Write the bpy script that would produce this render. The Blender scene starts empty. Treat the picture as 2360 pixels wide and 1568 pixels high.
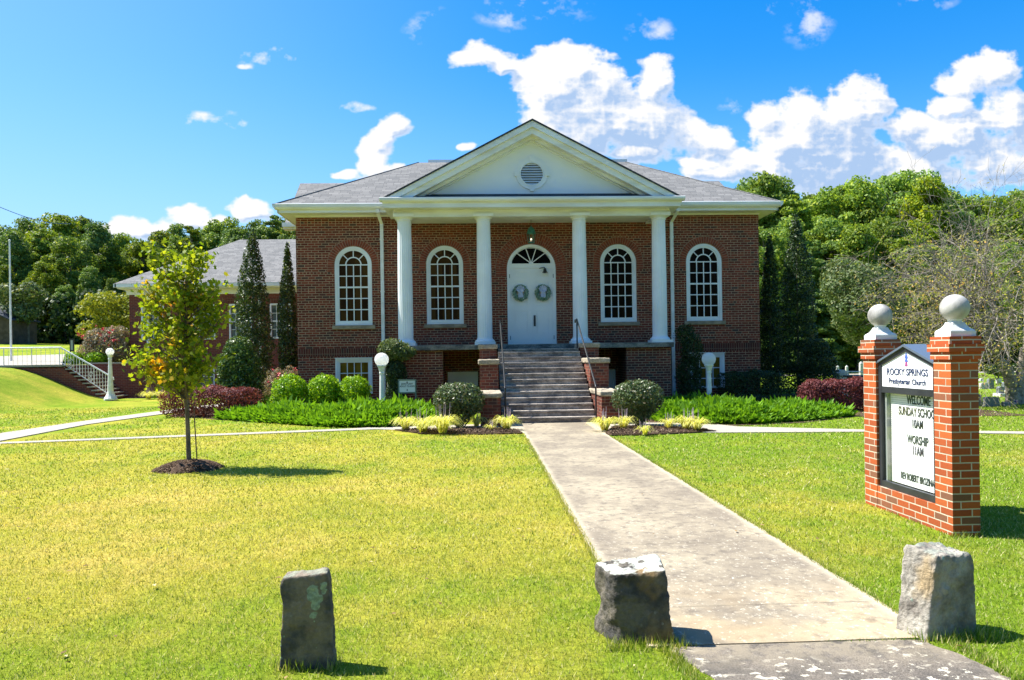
import bpy, bmesh, math, random
import numpy as np
from mathutils import Vector, Matrix, noise as mnoise
R = math.radians
scene = bpy.context.scene
COL = scene.collection

# ------------------------------------------------------------------ camera
F = 1704.0; PSI = math.atan(75/1704.0); RHO = 0.0145; EYE = 1.6
cd = bpy.data.cameras.new("camera"); cam = bpy.data.objects.new("camera", cd); COL.objects.link(cam)
cd.sensor_width = 36.0; cd.lens = 36.0*F/2360.0
cd.shift_x = 0.0; cd.shift_y = (820-784)/2360.0
cd.clip_start = 0.05; cd.clip_end = 3000
fw = Vector((math.sin(PSI), math.cos(PSI), 0)); rt = Vector((math.cos(PSI), -math.sin(PSI), 0)); up = Vector((0, 0, 1))
c_, s_ = math.cos(RHO), math.sin(RHO)
rx = rt*c_ - up*s_; ux = up*c_ + rt*s_           # camera rolled slightly clockwise
m = Matrix((rx, ux, -fw)).transposed().to_4x4(); m.translation = (0, 0, EYE)
cam.matrix_world = m
scene.camera = cam
scene.view_settings.view_transform = 'Standard'; scene.view_settings.look = 'None'
scene.view_settings.gamma = 1; scene.view_settings.exposure = 1.26

# ------------------------------------------------------------------ sun + sky
SUN_EL, SUN_AZ = R(56), R(18)     # azimuth: behind-left of the facade plane
sdir = Vector((-math.cos(SUN_AZ)*math.cos(SUN_EL), math.sin(SUN_AZ)*math.cos(SUN_EL), math.sin(SUN_EL)))
ld = bpy.data.lights.new("sun", 'SUN'); ld.energy = 5.0; ld.angle = R(0.53); ld.color = (1, 0.955, 0.87)
lo = bpy.data.objects.new("sun", ld); COL.objects.link(lo)
lo.rotation_euler = (-sdir).to_track_quat('-Z', 'Y').to_euler(); lo.location = sdir*50

def nd(nt, typ, ins=None, **props):
    n = nt.nodes.new(typ)
    for k, v in props.items(): setattr(n, k, v)
    for k, v in (ins or {}).items():
        s = n.inputs[k]
        if isinstance(v, bpy.types.NodeSocket): nt.links.new(v, s)
        elif isinstance(v, bpy.types.Node): nt.links.new(v.outputs[0], s)
        else: s.default_value = v
    return n
def mth(nt, op, a, b=None, c=None, clamp=False):
    i = {0: a}
    if b is not None: i[1] = b
    if c is not None: i[2] = c
    return nd(nt, 'ShaderNodeMath', i, operation=op, use_clamp=clamp)
def mixc(nt, f, a, b, mode='MIX'):
    n = nt.nodes.new('ShaderNodeMix'); n.data_type = 'RGBA'; n.blend_type = mode
    for idx, v in ((0, f), (6, a), (7, b)):
        s = n.inputs[idx]
        if isinstance(v, bpy.types.NodeSocket): nt.links.new(v, s)
        elif isinstance(v, bpy.types.Node): nt.links.new(v.outputs[0], s)
        elif idx == 0: s.default_value = v
        else: s.default_value = (*v, 1) if len(v) == 3 else v
    return n.outputs[2]
def mrange(nt, v, a, b, c=0.0, d=1.0, smooth=True):
    return nd(nt, 'ShaderNodeMapRange', {0: v, 1: a, 2: b, 3: c, 4: d}, interpolation_type='SMOOTHSTEP' if smooth else 'LINEAR').outputs[0]

def ray(px, py):
    dx, dy = px-1180.0, py-820.0
    u = (dx*c_-dy*s_)/F; v = (dx*s_+dy*c_)/F
    return u*math.cos(PSI)+math.sin(PSI), -u*math.sin(PSI)+math.cos(PSI), -v
def P(px, py, Y):
    r = ray(px, py); t = Y/r[1]; return Vector((r[0]*t, Y, EYE+r[2]*t))
def G(px, py, z=0.0):
    r = ray(px, py); t = (z-EYE)/r[2]; return Vector((r[0]*t, r[1]*t, z))

world = bpy.data.worlds.new("World"); scene.world = world; world.use_nodes = True
W = world.node_tree; W.nodes.clear()
sky = nd(W, 'ShaderNodeTexSky', sky_type='NISHITA', sun_disc=False, sun_elevation=SUN_EL,
         sun_rotation=math.atan2(sdir.x, sdir.y), air_density=1.0, dust_density=0.6, ozone_density=2.2, altitude=200)
hs = nd(W, 'ShaderNodeHueSaturation', {'Saturation': 1.5, 'Value': 1.0, 'Color': sky, 'Fac': 1.0, 'Hue': 0.503})
geo = nd(W, 'ShaderNodeTexCoord'); sp = nd(W, 'ShaderNodeSeparateXYZ', {0: geo.outputs['Generated']})
yy = mth(W, 'MAXIMUM', sp.outputs[1], 0.02)
cu = mth(W, 'DIVIDE', sp.outputs[0], yy); cv = mth(W, 'DIVIDE', sp.outputs[2], yy)
# clouds: a field of soft cumulus lobes set by direction, broken up by noise
CLOUD_W = 4.1
CL = [(1092,150,46,20),(1150,136,62,32),(1190,150,36,26),
 (1262,185,52,62),(1335,165,70,55),(1290,255,78,75),(1400,215,70,62),(1500,200,52,58),(1370,285,115,80),(1470,290,95,70),
 (1560,310,80,55),(1635,335,52,55),(1480,370,60,24),(1345,330,90,60),(1620,390,50,14),(1280,220,70,90),
 (1770,265,52,48),(1850,235,55,42),(1975,245,75,58),(2030,240,38,52),(1800,330,90,70),(1920,310,110,85),(1700,385,95,38),
 (1850,395,160,55),(2000,380,120,60),(2110,290,80,45),(2150,330,90,60),(2230,170,62,46),(2310,160,60,45),(2200,235,50,30),(2320,270,80,75),
 (2230,310,90,60),(2300,370,120,60),(2100,400,160,45),(1640,408,60,16),
 (898,297,38,30),(875,345,36,36),(893,385,42,40),(930,388,24,12),(820,408,32,9),(1090,342,26,14),
 (612,117,32,17),(650,121,22,7),(448,272,38,14),(528,286,22,12),(800,263,28,10),(570,140,12,6),
 (305,522,68,26),(390,522,60,18),(440,503,42,28),(500,520,40,14),(585,490,46,24),(250,530,30,10)]
WISP = [(985,73,22,16),(1180,60,32,9),(1235,12,60,22),(1505,85,22,18),(1850,40,26,26),(2145,8,34,12),(1683,232,16,9),(505,262,10,8),(1735,10,14,10)]
def vnoise(w, h, fx, fy, seed):
    """smooth 2-D value noise, fx by fy cells"""
    r = np.random.RandomState(seed); g = r.rand(fy+2, fx+2).astype(np.float32)
    x = np.linspace(0, fx, w, endpoint=False, dtype=np.float32); y = np.linspace(0, fy, h, endpoint=False, dtype=np.float32)
    xi = x.astype(int); yi = y.astype(int); tx = x-xi; ty_ = y-yi; tx = tx*tx*tx*(tx*(tx*6-15)+10); ty_ = ty_*ty_*ty_*(ty_*(ty_*6-15)+10)
    a = g[yi][:, xi]; b = g[yi][:, xi+1]; c = g[yi+1][:, xi]; d = g[yi+1][:, xi+1]; tx = tx[None]; ty_ = ty_[:, None]
    return (a*(1-tx)+b*tx)*(1-ty_)+(c*(1-tx)+d*tx)*ty_
def fbm(w, h, f0, oct_, seed, pers=.5, billow=False, asp=2.0):
    acc = np.zeros((h, w), np.float32); amp = 1; tot = 0; f = f0
    for o in range(oct_):
        n = vnoise(w, h, int(f*asp), int(f), seed+o)
        if billow: n = 1-np.abs(2*n-1)*1.0
        acc += amp*n; tot += amp; amp *= pers; f *= 2.03
    return acc/tot
U0, U1, V0, V1 = -.85, .95, -.02, .62; CWd, CHt = 2400, 860
ug, vg = np.meshgrid(np.linspace(U0, U1, CWd, dtype=np.float32), np.linspace(V0, V1, CHt, dtype=np.float32))
wx = (fbm(CWd, CHt, 9, 5, 11)-.5)*.055; wy_ = (fbm(CWd, CHt, 9, 5, 31)-.5)*.04
uw, vw = ug+wx, vg+wy_
fld = np.full(ug.shape, -1.0, np.float32)
SM = [c for c in CL if c[2]*c[3] < 560 and c[1] < 320]; BIG = [c for c in CL if c not in SM]
fld2 = fld.copy()
for lst, peak in ((BIG, 1.0), (SM, .70), (WISP, .12)):
    if lst is SM: fld, fld2 = fld2, fld
    for (x, y, a, b) in lst:
        r0 = ray(x, y); u0, v0 = r0[0]/r0[1], r0[2]/r0[1]; a, b = (a, b) if lst is BIG else (a*1.25, b*1.25)
        k = peak*(1-((uw-u0)*F/a/1.13)**2-((vw-v0)*F/b/1.13)**2); t = np.clip(k-fld, -8, 8); fld = np.maximum(fld, k)+.08*np.exp(-np.abs(t)*5)
fld, fld2 = fld2, fld
bil = fbm(CWd, CHt, 16, 6, 51, .55, True); fine = fbm(CWd, CHt, 60, 4, 71, .6)
den = fld+(bil-.62)*1.35+(fine-.5)*.75
alpha = np.clip((den+.04)/.62, 0, 1); alpha = alpha*alpha*(3-2*alpha)
str_ = fbm(CWd, CHt, 22, 6, 131, .62)
al2 = np.clip((fld2+(str_-.5)*4.2-.05)/1.15, 0, 1); al2 = al2*np.clip((fld2+.35)*1.6, 0, 1)*.92
alpha = np.maximum(alpha, al2)
def shift(a, dx, dy): return np.roll(np.roll(a, dx, 1), dy, 0)
low = fbm(CWd, CHt, 7, 4, 91); hgt_ = np.clip(den, 0, 2)
puff = fbm(CWd, CHt, 26, 6, 151, .6, True)
hh_ = np.clip(fld+(bil-.62)*.9, -.2, 1.6)+(puff-.62)*.34
lit = (hh_-shift(hh_, 5, -6))*1.3+(hh_-shift(hh_, 16, -20))*1.3+(hh_-shift(hh_, 45, -55))*.7
shd = np.clip(.30-lit*1.1+(low-.5)*1.9+np.clip(hh_, 0, 1.2)*.34, 0, 1)*np.clip(den*1.5, 0, 1)
img = bpy.data.images.new('cloud_cover', CWd, CHt, alpha=True, float_buffer=True); img.colorspace_settings.name = 'Non-Color'
buf = np.stack([shd, shd, shd, alpha], 2).astype(np.float32); buf[:3] = 0; buf[-3:] = 0; buf[:, :3] = 0; buf[:, -3:] = 0
img.pixels.foreach_set(buf.ravel()); img.pack() if False else None
cvec = nd(W, 'ShaderNodeCombineXYZ', {0: mth(W, 'DIVIDE', mth(W, 'SUBTRACT', cu, U0), U1-U0), 1: mth(W, 'DIVIDE', mth(W, 'SUBTRACT', cv, V0), V1-V0), 2: 0.0})
ti = nd(W, 'ShaderNodeTexImage', {0: cvec}, image=img, extension='CLIP', interpolation='Cubic')
front = mrange(W, sp.outputs[1], 0.02, 0.1)
mask = mth(W, 'MULTIPLY', ti.outputs['Alpha'], front)
ccol = mixc(W, ti.outputs['Color'], (CLOUD_W, CLOUD_W, CLOUD_W*1.01), (1.75, 2.45, 3.6))
hz = mrange(W, cv, 0.42, 0.0, 0.0, 0.50); lf = mrange(W, cu, 0.25, -0.75, 0.0, 0.36)
pale = mth(W, 'ADD', hz, lf, clamp=True)
skyc = mixc(W, pale, hs.outputs[0], (1.75, 2.85, 4.3))
fin = mixc(W, mask, skyc, ccol)
bg = nd(W, 'ShaderNodeBackground', {'Color': fin, 'Strength': 0.105})
wo = nd(W, 'ShaderNodeOutputWorld', {0: bg})
world.cycles.sampling_method = 'MANUAL'; world.cycles.sample_map_resolution = 512

# ------------------------------------------------------------------ material helpers
MATS = {}
def newmat(name):
    m = bpy.data.materials.new(name); m.use_nodes = True; nt = m.node_tree; nt.nodes.clear()
    MATS[name] = m; return m, nt
def finish(nt, col, rough=0.6, spec=0.3, bump=None, bstr=0.3, bdist=0.01, metal=0.0, extra=None):
    i = {'Base Color': col if not isinstance(col, tuple) else (*col, 1), 'Roughness': rough, 'Specular IOR Level': spec, 'Metallic': metal}
    if extra: i.update(extra)
    if bump is not None:
        b = nd(nt, 'ShaderNodeBump', {'Strength': bstr, 'Distance': bdist, 'Height': bump}); i['Normal'] = b.outputs[0]
    p = nd(nt, 'ShaderNodeBsdfPrincipled', i)
    nd(nt, 'ShaderNodeOutputMaterial', {0: p}); return p
def posn(nt): return nd(nt, 'ShaderNodeNewGeometry').outputs['Position']
def noi(nt, vec, scale, detail=4, rough=0.55, dist=0.0):
    return nd(nt, 'ShaderNodeTexNoise', {'Vector': vec, 'Scale': scale, 'Detail': detail, 'Roughness': rough, 'Distortion': dist}).outputs['Fac']
def scl(nt, vec, s): return nd(nt, 'ShaderNodeVectorMath', {0: vec, 1: s}, operation='MULTIPLY').outputs[0]

def simple(name, c1, c2=None, scale=3.0, rough=0.6, spec=0.3, bstr=0.0, bscale=40, bdist=0.004, metal=0.0, lo_=.35, hi_=.65, stretch=(1,1,1)):
    m, nt = newmat(name); p = posn(nt)
    if stretch != (1,1,1): p = scl(nt, p, stretch)
    col = c1
    if c2 is not None: col = mixc(nt, mrange(nt, noi(nt, p, scale, 5), lo_, hi_), c1, c2)
    finish(nt, col, rough, spec, noi(nt, p, bscale, 5) if bstr else None, bstr, bdist, metal); return m

def brickmat(name, c1, c2, c3, mortar, bw, rh, ms=0.012, soldier=False, squash=True, wob=0.004, zoff=0.0):
    m, nt = newmat(name); p = posn(nt)
    wobn = nd(nt, 'ShaderNodeTexNoise', {'Vector': p, 'Scale': 6.0, 'Detail': 2.0})
    wv = nd(nt, 'ShaderNodeVectorMath', {0: wobn.outputs['Color'], 1: (.5, .5, .5)}, operation='SUBTRACT')
    wv = nd(nt, 'ShaderNodeVectorMath', {0: wv, 'Scale': wob*3}, operation='SCALE')
    pw = nd(nt, 'ShaderNodeVectorMath', {0: p, 1: wv}, operation='ADD')
    s = nd(nt, 'ShaderNodeSeparateXYZ', {0: pw})
    u = mth(nt, 'ADD', s.outputs[0], s.outputs[1]); z = mth(nt, 'ADD', s.outputs[2], 2.0+zoff)
    v = nd(nt, 'ShaderNodeCombineXYZ', {0: z, 1: u, 2: 0.0} if soldier else {0: u, 1: z, 2: 0.0})
    b = nd(nt, 'ShaderNodeTexBrick', {'Vector': v, 'Color1': (0, 0, 0, 1), 'Color2': (1, 1, 1, 1), 'Mortar': (.5, .5, .5, 1), 'Scale': 1.0, 'Mortar Size': ms*.5,
        'Mortar Smooth': 0.35, 'Bias': 0.0, 'Brick Width': bw, 'Row Height': rh}, offset=0.0 if soldier else 0.5, offset_frequency=2,
        squash=0.5 if squash else 1.0, squash_frequency=7)
    rnd = b.outputs['Color']
    lown = noi(nt, p, 0.55, 3)
    a = mixc(nt, mrange(nt, rnd, 0.0, 0.75), c1, c2)
    a = mixc(nt, mrange(nt, rnd, 0.78, 1.0), a, c3)
    fine = noi(nt, p, 55, 3)
    a = mixc(nt, 0.5, a, mixc(nt, fine, (.55,.55,.55), (1.25,1.25,1.25)), 'MULTIPLY')
    a = mixc(nt, 0.7, a, mixc(nt, mrange(nt, lown, .3, .7), (.78,.78,.8), (1.15,1.12,1.1)), 'MULTIPLY')
    mo = mixc(nt, mrange(nt, noi(nt, p, 3.0, 4), .3, .7), mortar, tuple(x*.72 for x in mortar))
    col = mixc(nt, b.outputs['Fac'], a, mo)
    hgt = mth(nt, 'SUBTRACT', mth(nt, 'MULTIPLY', fine, 0.25), b.outputs['Fac'])
    finish(nt, col, 0.85, 0.2, hgt, 0.7, 0.006); return m

brick = brickmat('old_red_brick', (.21,.046,.027), (.120,.028,.019), (.062,.036,.031), (.42,.285,.185), .211, .0734, 0.020)
brick_s = brickmat('soldier_brick', (.12,.028,.021), (.085,.022,.017), (.06,.028,.024), (.27,.18,.12), .26, .072, 0.016, soldier=True, squash=False, zoff=-.09)
brick_new = brickmat('new_red_brick', (.47,.115,.030), (.36,.080,.026), (.22,.10,.055), (.54,.47,.36), .195, .0659, 0.013, squash=False, wob=.002, zoff=.01)
brick_pier = brickmat('pier_brick', (.20,.055,.034), (.11,.035,.025), (.07,.036,.032), (.25,.165,.115), .205, .0734, 0.014)
brick_annex = brickmat('annex_brick', (.20,.055,.038), (.16,.046,.034), (.11,.045,.04), (.27,.17,.13), .205, .072, 0.012, squash=False)
arch_brick = simple('arch_brick', (.27,.068,.038), (.15,.042,.028), 9, 0.85, 0.2, 0.4, 60)
arch_mortar = simple('arch_mortar', (.32,.22,.15), (.24,.165,.115), 5, 0.9, 0.1, 0.3, 60)
white = simple('white_paint', (.76,.79,.83), (.70,.72,.74), 1.4, 0.45, 0.35, 0.05, 30)
white_old = simple('weathered_white_trim', (.75,.77,.78), (.62,.62,.59), 2.2, 0.5, 0.3, 0.1, 30, stretch=(.4, .4, 2))
white_door = simple('white_door_paint', (.82,.83,.84), (.75,.76,.77), .8, 0.4, 0.4)
gutter_m = simple('gutter_white', (.74,.76,.78), (.64,.65,.64), 1.5, 0.4, 0.4, stretch=(.5, 1, 3))
stucco = simple('pediment_stucco', (.74,.77,.82), (.70,.73,.77), .7, 0.8, 0.1, 0.15, 25)
stone_sill = simple('sill_stone', (.34,.28,.20), (.22,.18,.13), 5, 0.9, 0.1, 0.5, 30)
def stepmat(name, base, dark):
    m, nt = newmat(name); p = posn(nt)
    n1 = noi(nt, scl(nt, p, (1, 1, 2.2)), 2.4, 7, .7); n2 = noi(nt, p, 22, 5, .7)
    a = mixc(nt, mrange(nt, n1, .38, .62), base, dark)
    a = mixc(nt, 0.7, a, mixc(nt, mrange(nt, n2, .3, .7), (.55,.55,.55), (1.3,1.3,1.3)), 'MULTIPLY')
    finish(nt, a, .92, .1, n2, .6, .008); return m
step_m = stepmat('worn_concrete_steps', (.41,.36,.31), (.15,.135,.125))
slab_m = stepmat('porch_slab_concrete', (.27,.25,.21), (.10,.10,.09))
cap_m = stepmat('stone_caps', (.46,.40,.30), (.28,.24,.18))
def shinglemat(name, ca, cb, rh=.145*.5):
    m, nt = newmat(name); p = posn(nt); s = nd(nt, 'ShaderNodeSeparateXYZ', {0: p})
    v = nd(nt, 'ShaderNodeCombineXYZ', {0: s.outputs[0], 1: s.outputs[2], 2: 0.0})
    b = nd(nt, 'ShaderNodeTexBrick', {'Vector': v, 'Color1': (0,0,0,1), 'Color2': (1,1,1,1), 'Mortar': (.2,.2,.2,1), 'Scale': 1.0, 'Mortar Size': .006, 'Mortar Smooth': .2, 'Bias': 0., 'Brick Width': .32, 'Row Height': rh}, offset=.37, offset_frequency=2, squash=.7, squash_frequency=3)
    a = mixc(nt, b.outputs['Color'], ca, cb)
    a = mixc(nt, 0.5, a, mixc(nt, noi(nt, p, 90, 3), (.6,.6,.6), (1.3,1.3,1.3)), 'MULTIPLY')
    a = mixc(nt, mth(nt, 'MULTIPLY', b.outputs['Fac'], .75), a, tuple(x*.35 for x in ca))
    finish(nt, a, .9, .12, mth(nt, 'SUBTRACT', noi(nt, p, 120, 2), b.outputs['Fac']), .5, .006); return m
shingle = shinglemat('grey_shingles', (.155,.155,.153), (.235,.23,.222))
shingle_dk = shinglemat('dark_shingles', (.035,.045,.06), (.075,.085,.10), .06)

def walkmat():
    m, nt = newmat('weathered_concrete_walk'); p = posn(nt); s = nd(nt, 'ShaderNodeSeparateXYZ', {0: p})
    n1 = noi(nt, scl(nt, p, (1, .8, 1)), 1.1, 6, .65); n2 = noi(nt, p, 9, 8, .72); n3 = noi(nt, p, 70, 4, .7)
    a = mixc(nt, mrange(nt, n1, .36, .64), (.35,.30,.215), (.215,.182,.138))
    a = mixc(nt, mrange(nt, n2, .46, .70), a, (.155,.132,.105))
    fleck = mrange(nt, noi(nt, scl(nt, p, (1, 1, 1)), 26, 7, .75), .56, .66)
    near = mrange(nt, s.outputs[1], 9.0, 4.0)
    a = mixc(nt, mth(nt, 'MULTIPLY', fleck, mth(nt, 'MULTIPLY_ADD', near, .55, .3)), a, (.66,.61,.50))
    a = mixc(nt, .55, a, mixc(nt, n3, (.6,.6,.6), (1.3,1.3,1.3)), 'MULTIPLY')
    wm = mth(nt, 'MULTIPLY', mrange(nt, s.outputs[1], 5.4, 4.1), mrange(nt, noi(nt, p, 2.6, 5), .35, .6))
    a = mixc(nt, mth(nt, 'MULTIPLY', wm, .34), a, (.50,.37,.20))
    fr = mth(nt, 'FRACT', mth(nt, 'DIVIDE', mth(nt, 'ADD', s.outputs[1], mth(nt, 'MULTIPLY', n2, .02)), 1.53))
    jd = mth(nt, 'ABSOLUTE', mth(nt, 'SUBTRACT', fr, .5)); j = mrange(nt, jd, .492, .497)
    a = mixc(nt, mth(nt, 'MULTIPLY', j, .35), a, (.10,.085,.06))
    ed = mrange(nt, mth(nt, 'ABSOLUTE', mth(nt, 'SUBTRACT', s.outputs[0], 1.695)), .70, .80)
    a = mixc(nt, mth(nt, 'MULTIPLY', ed, .45), a, (.56,.49,.36))
    finish(nt, a, .9, .12, n3, .5, .006); return m
walk_m = walkmat()
def sidewalk():
    m, nt = newmat('pale_concrete'); p = posn(nt)
    a = mixc(nt, noi(nt, p, 3, 6, .7), (.40,.37,.31), (.30,.27,.225)); finish(nt, a, .9, .1, noi(nt, p, 60, 4), .4, .005); return m
pale_conc = sidewalk()
def asphaltmat():
    m, nt = newmat('asphalt_with_lichen'); p = posn(nt); n3 = noi(nt, p, 110, 4, .8)
    a = mixc(nt, mrange(nt, noi(nt, p, 5, 6), .35, .65), (.215,.185,.15), (.125,.112,.098))
    a = mixc(nt, .8, a, mixc(nt, mrange(nt, n3, .3, .7), (.45,.45,.45), (1.5,1.5,1.5)), 'MULTIPLY')
    l = mrange(nt, noi(nt, scl(nt, p, (1,1.4,1)), 13, 8, .66, .3), .555, .585); l2 = mrange(nt, noi(nt, p, 2.2, 3), .38, .6)
    a = mixc(nt, mth(nt, 'MULTIPLY', l, l2), a, (.72,.66,.52))
    sy_ = nd(nt, 'ShaderNodeSeparateXYZ', {0: p}).outputs[1]
    jw = mth(nt, 'MULTIPLY', mrange(nt, sy_, 3.55, 3.98), mrange(nt, noi(nt, p, 9, 6, .7), .38, .55)); a = mixc(nt, mth(nt, 'MULTIPLY', jw, .85), a, (.30,.255,.185))
    finish(nt, a, .95, .1, n3, .8, .01); return m
asphalt = asphaltmat()
def grasscol(nt, p):
    s = nd(nt, 'ShaderNodeSeparateXYZ', {0: p}); X, Y = s.outputs[0], s.outputs[1]
    flat = nd(nt, 'ShaderNodeCombineXYZ', {0: X, 1: Y, 2: 0.0}).outputs[0]
    n1 = noi(nt, flat, .42, 5, .6); n2 = noi(nt, flat, 2.1, 5, .65)
    leftb = mrange(nt, X, 1.6, -3.0, 0, .07); nearb = mrange(nt, Y, 6.4, 4.0, 0, .09); rightb = mrange(nt, X, 1.8, 3.0, 0, .20)
    farb = mrange(nt, Y, 13.0, 22.0, 0, .14)
    gold = mrange(nt, mth(nt, 'MULTIPLY', mth(nt, 'ABSOLUTE', mth(nt, 'SUBTRACT', Y, 7.6)), 1.0), 4.5, 1.0, 0, .10)
    f = mth(nt, 'ADD', mth(nt, 'MULTIPLY_ADD', n1, 1.15, -.18), mth(nt, 'MULTIPLY', n2, .40))
    f = mth(nt, 'ADD', mth(nt, 'ADD', f, leftb), gold)
    f = mth(nt, 'SUBTRACT', mth(nt, 'SUBTRACT', f, nearb), mth(nt, 'ADD', rightb, farb))
    a = mixc(nt, mrange(nt, f, .38, .78), (.195,.305,.022), (.42,.405,.060))
    a = mixc(nt, mrange(nt, f, .72, .96), a, (.54,.45,.11))
    return a
def groundmat():
    m, nt = newmat('lawn_ground'); p = posn(nt); a = grasscol(nt, p)
    n3 = noi(nt, p, 34, 5, .8); n4 = noi(nt, scl(nt, p, (1, .45, 1)), 12, 6, .8)
    a = mixc(nt, .9, a, mixc(nt, mrange(nt, n3, .3, .7), (.55,.55,.5), (1.35,1.3,1.25)), 'MULTIPLY')
    a = mixc(nt, .8, a, mixc(nt, mrange(nt, n4, .3, .7), (.72,.74,.7), (1.25,1.2,1.1)), 'MULTIPLY')
    a = mixc(nt, 1.0, a, (.88,.88,.88), 'MULTIPLY')
    finish(nt, a, .95, .05, n3, .9, .03); return m
ground_m = groundmat()
def leafy(name, c1, c2, c3=None, trans=.35, rough=.55, tip=None, objvar=0.0, pos_noise=None, gloss=.25):
    """foliage: colour varies leaf by leaf; light passes through"""
    m, nt = newmat(name); g = nd(nt, 'ShaderNodeNewGeometry'); r = g.outputs['Random Per Island']
    a = mixc(nt, r, c1, c2)
    if c3 is not None:
        if pos_noise:
            f = mrange(nt, noi(nt, g.outputs['Position'], pos_noise, 3), .53, .65)
            f = mth(nt, 'MULTIPLY', f, mrange(nt, r, .1, .5, .35, 1))
            a = mixc(nt, f, a, c3)
        else: a = mixc(nt, mrange(nt, r, .85, .95), a, c3)
    if objvar:
        oi = nd(nt, 'ShaderNodeObjectInfo'); h = nd(nt, 'ShaderNodeHueSaturation', {'Hue': mth(nt, 'MULTIPLY_ADD', oi.outputs['Random'], -.045*objvar, .515), 'Saturation': mth(nt, 'MULTIPLY_ADD', oi.outputs['Random'], .25, .85),
            'Value': mth(nt, 'MULTIPLY_ADD', mth(nt, 'FRACT', mth(nt, 'MULTIPLY', oi.outputs['Random'], 7.31)), .75*objvar, .98), 'Fac': 1.0, 'Color': a})
        a = h.outputs[0]
    pr = nd(nt, 'ShaderNodeBsdfPrincipled', {'Base Color': a, 'Roughness': rough, 'Specular IOR Level': gloss})
    tc = mixc(nt, 1.0, a, (1.25, 1.15, .55), 'MULTIPLY')
    tr = nd(nt, 'ShaderNodeBsdfTranslucent', {'Color': tc})
    mx = nd(nt, 'ShaderNodeMixShader', {0: trans, 1: pr, 2: tr}); nd(nt, 'ShaderNodeOutputMaterial', {0: mx}); return m
def grassblade():
    m, nt = newmat('grass_blades'); g = nd(nt, 'ShaderNodeNewGeometry'); a = grasscol(nt, g.outputs['Position'])
    r = g.outputs['Random Per Island']
    a = mixc(nt, mrange(nt, r, .60, .92), a, (.62,.56,.26)); a = mixc(nt, mrange(nt, r, .3, .0), a, (.10,.19,.012))
    pr = nd(nt, 'ShaderNodeBsdfPrincipled', {'Base Color': a, 'Roughness': .5, 'Specular IOR Level': .3})
    tr = nd(nt, 'ShaderNodeBsdfTranslucent', {'Color': mixc(nt, 1., a, (1.2,1.15,.7), 'MULTIPLY')})
    mx = nd(nt, 'ShaderNodeMixShader', {0: .42, 1: pr, 2: tr}); nd(nt, 'ShaderNodeOutputMaterial', {0: mx}); return m
blade_m = grassblade()
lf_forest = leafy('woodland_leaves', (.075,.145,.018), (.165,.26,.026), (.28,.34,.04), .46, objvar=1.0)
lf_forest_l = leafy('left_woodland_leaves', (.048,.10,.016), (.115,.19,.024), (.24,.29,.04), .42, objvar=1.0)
lf_maple = leafy('maple_leaves', (.105,.20,.012), (.38,.43,.025), (.76,.38,.02), .52, pos_noise=1.1)
lf_holly = leafy('dark_holly_leaves', (.018,.042,.010), (.055,.10,.016), (.19,.23,.05), .2, rough=.42, gloss=.35)
lf_ever = leafy('dark_evergreen_leaves', (.016,.036,.012), (.035,.07,.018), (.08,.12,.03), .2, rough=.45)
lf_green = leafy('bright_shrub_leaves', (.13,.29,.010), (.27,.46,.014), (.42,.58,.03), .45, rough=.4, gloss=.3)
lf_tall = leafy('tall_shrub_leaves', (.03,.075,.012), (.075,.15,.016), (.28,.36,.08), .25, rough=.35, gloss=.35)
lf_box = leafy('clipped_shrub_leaves', (.05,.085,.03), (.12,.17,.06), (.24,.20,.13), .25, rough=.4, gloss=.4)
lf_purple = leafy('purple_hedge_leaves', (.11,.03,.035), (.22,.06,.065), (.30,.10,.09), .35)
lf_juni = leafy('juniper_needles', (.085,.21,.012), (.22,.43,.022), (.13,.29,.03), .42)
lf_rose = leafy('grey_pink_foliage', (.16,.15,.09), (.30,.27,.20), (.42,.20,.17), .3)
lf_yel = leafy('yellow_green_leaves', (.15,.21,.02), (.33,.33,.03), None, .4)
lf_bare = leafy('sparse_yellowing_leaves', (.28,.31,.06), (.58,.52,.17), (.65,.38,.10), .45)
lf_sage = leafy('grey_green_leaves', (.07,.11,.035), (.15,.20,.07), (.26,.28,.13), .3)
lf_liri = leafy('variegated_blades', (.55,.58,.08), (.85,.80,.34), (.30,.42,.05), .45)
flower_red = simple('red_petals', (.75,.04,.07), (.6,.08,.12), 20, .5)
flower_lil = simple('lilac_spikes', (.38,.28,.36), (.5,.4,.45), 20, .6)
bark = simple('grey_bark', (.20,.17,.13), (.10,.085,.065), 14, .9, .1, .6, 50, .01, stretch=(1,1,.3))
bark_pale = simple('pale_bark', (.36,.32,.27), (.16,.135,.11), 9, .85, .15, .5, 50, .01)
mulch_m = simple('dark_mulch', (.055,.035,.025), (.14,.095,.065), 24, .95, .05, 1.0, 60, .03)
black_metal = simple('black_painted_metal', (.016,.018,.022), None, 1, .35, .5)
black_frame = simple('black_aluminium', (.02,.022,.026), (.03,.033,.038), 5, .4, .45)
green_metal = simple('grey_green_painted_metal', (.16,.22,.19), (.13,.18,.16), 6, .5, .4)
verdigris = simple('verdigris_copper', (.05,.22,.17), (.03,.10,.08), 18, .6, .3, .3, 60)
white_metal = simple('white_painted_metal', (.80,.80,.78), (.68,.68,.64), 6, .4, .4)
lamp_white, ntl = newmat('lamp_globe_white')
nd(ntl, 'ShaderNodeOutputMaterial', {0: nd(ntl, 'ShaderNodeMixShader', {0: .68, 1: nd(ntl, 'ShaderNodeBsdfPrincipled', {'Base Color': (.86,.86,.85,1), 'Roughness': .25}), 2: nd(ntl, 'ShaderNodeBsdfTranslucent', {'Color': (.95,.95,.93,1)})})})
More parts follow.
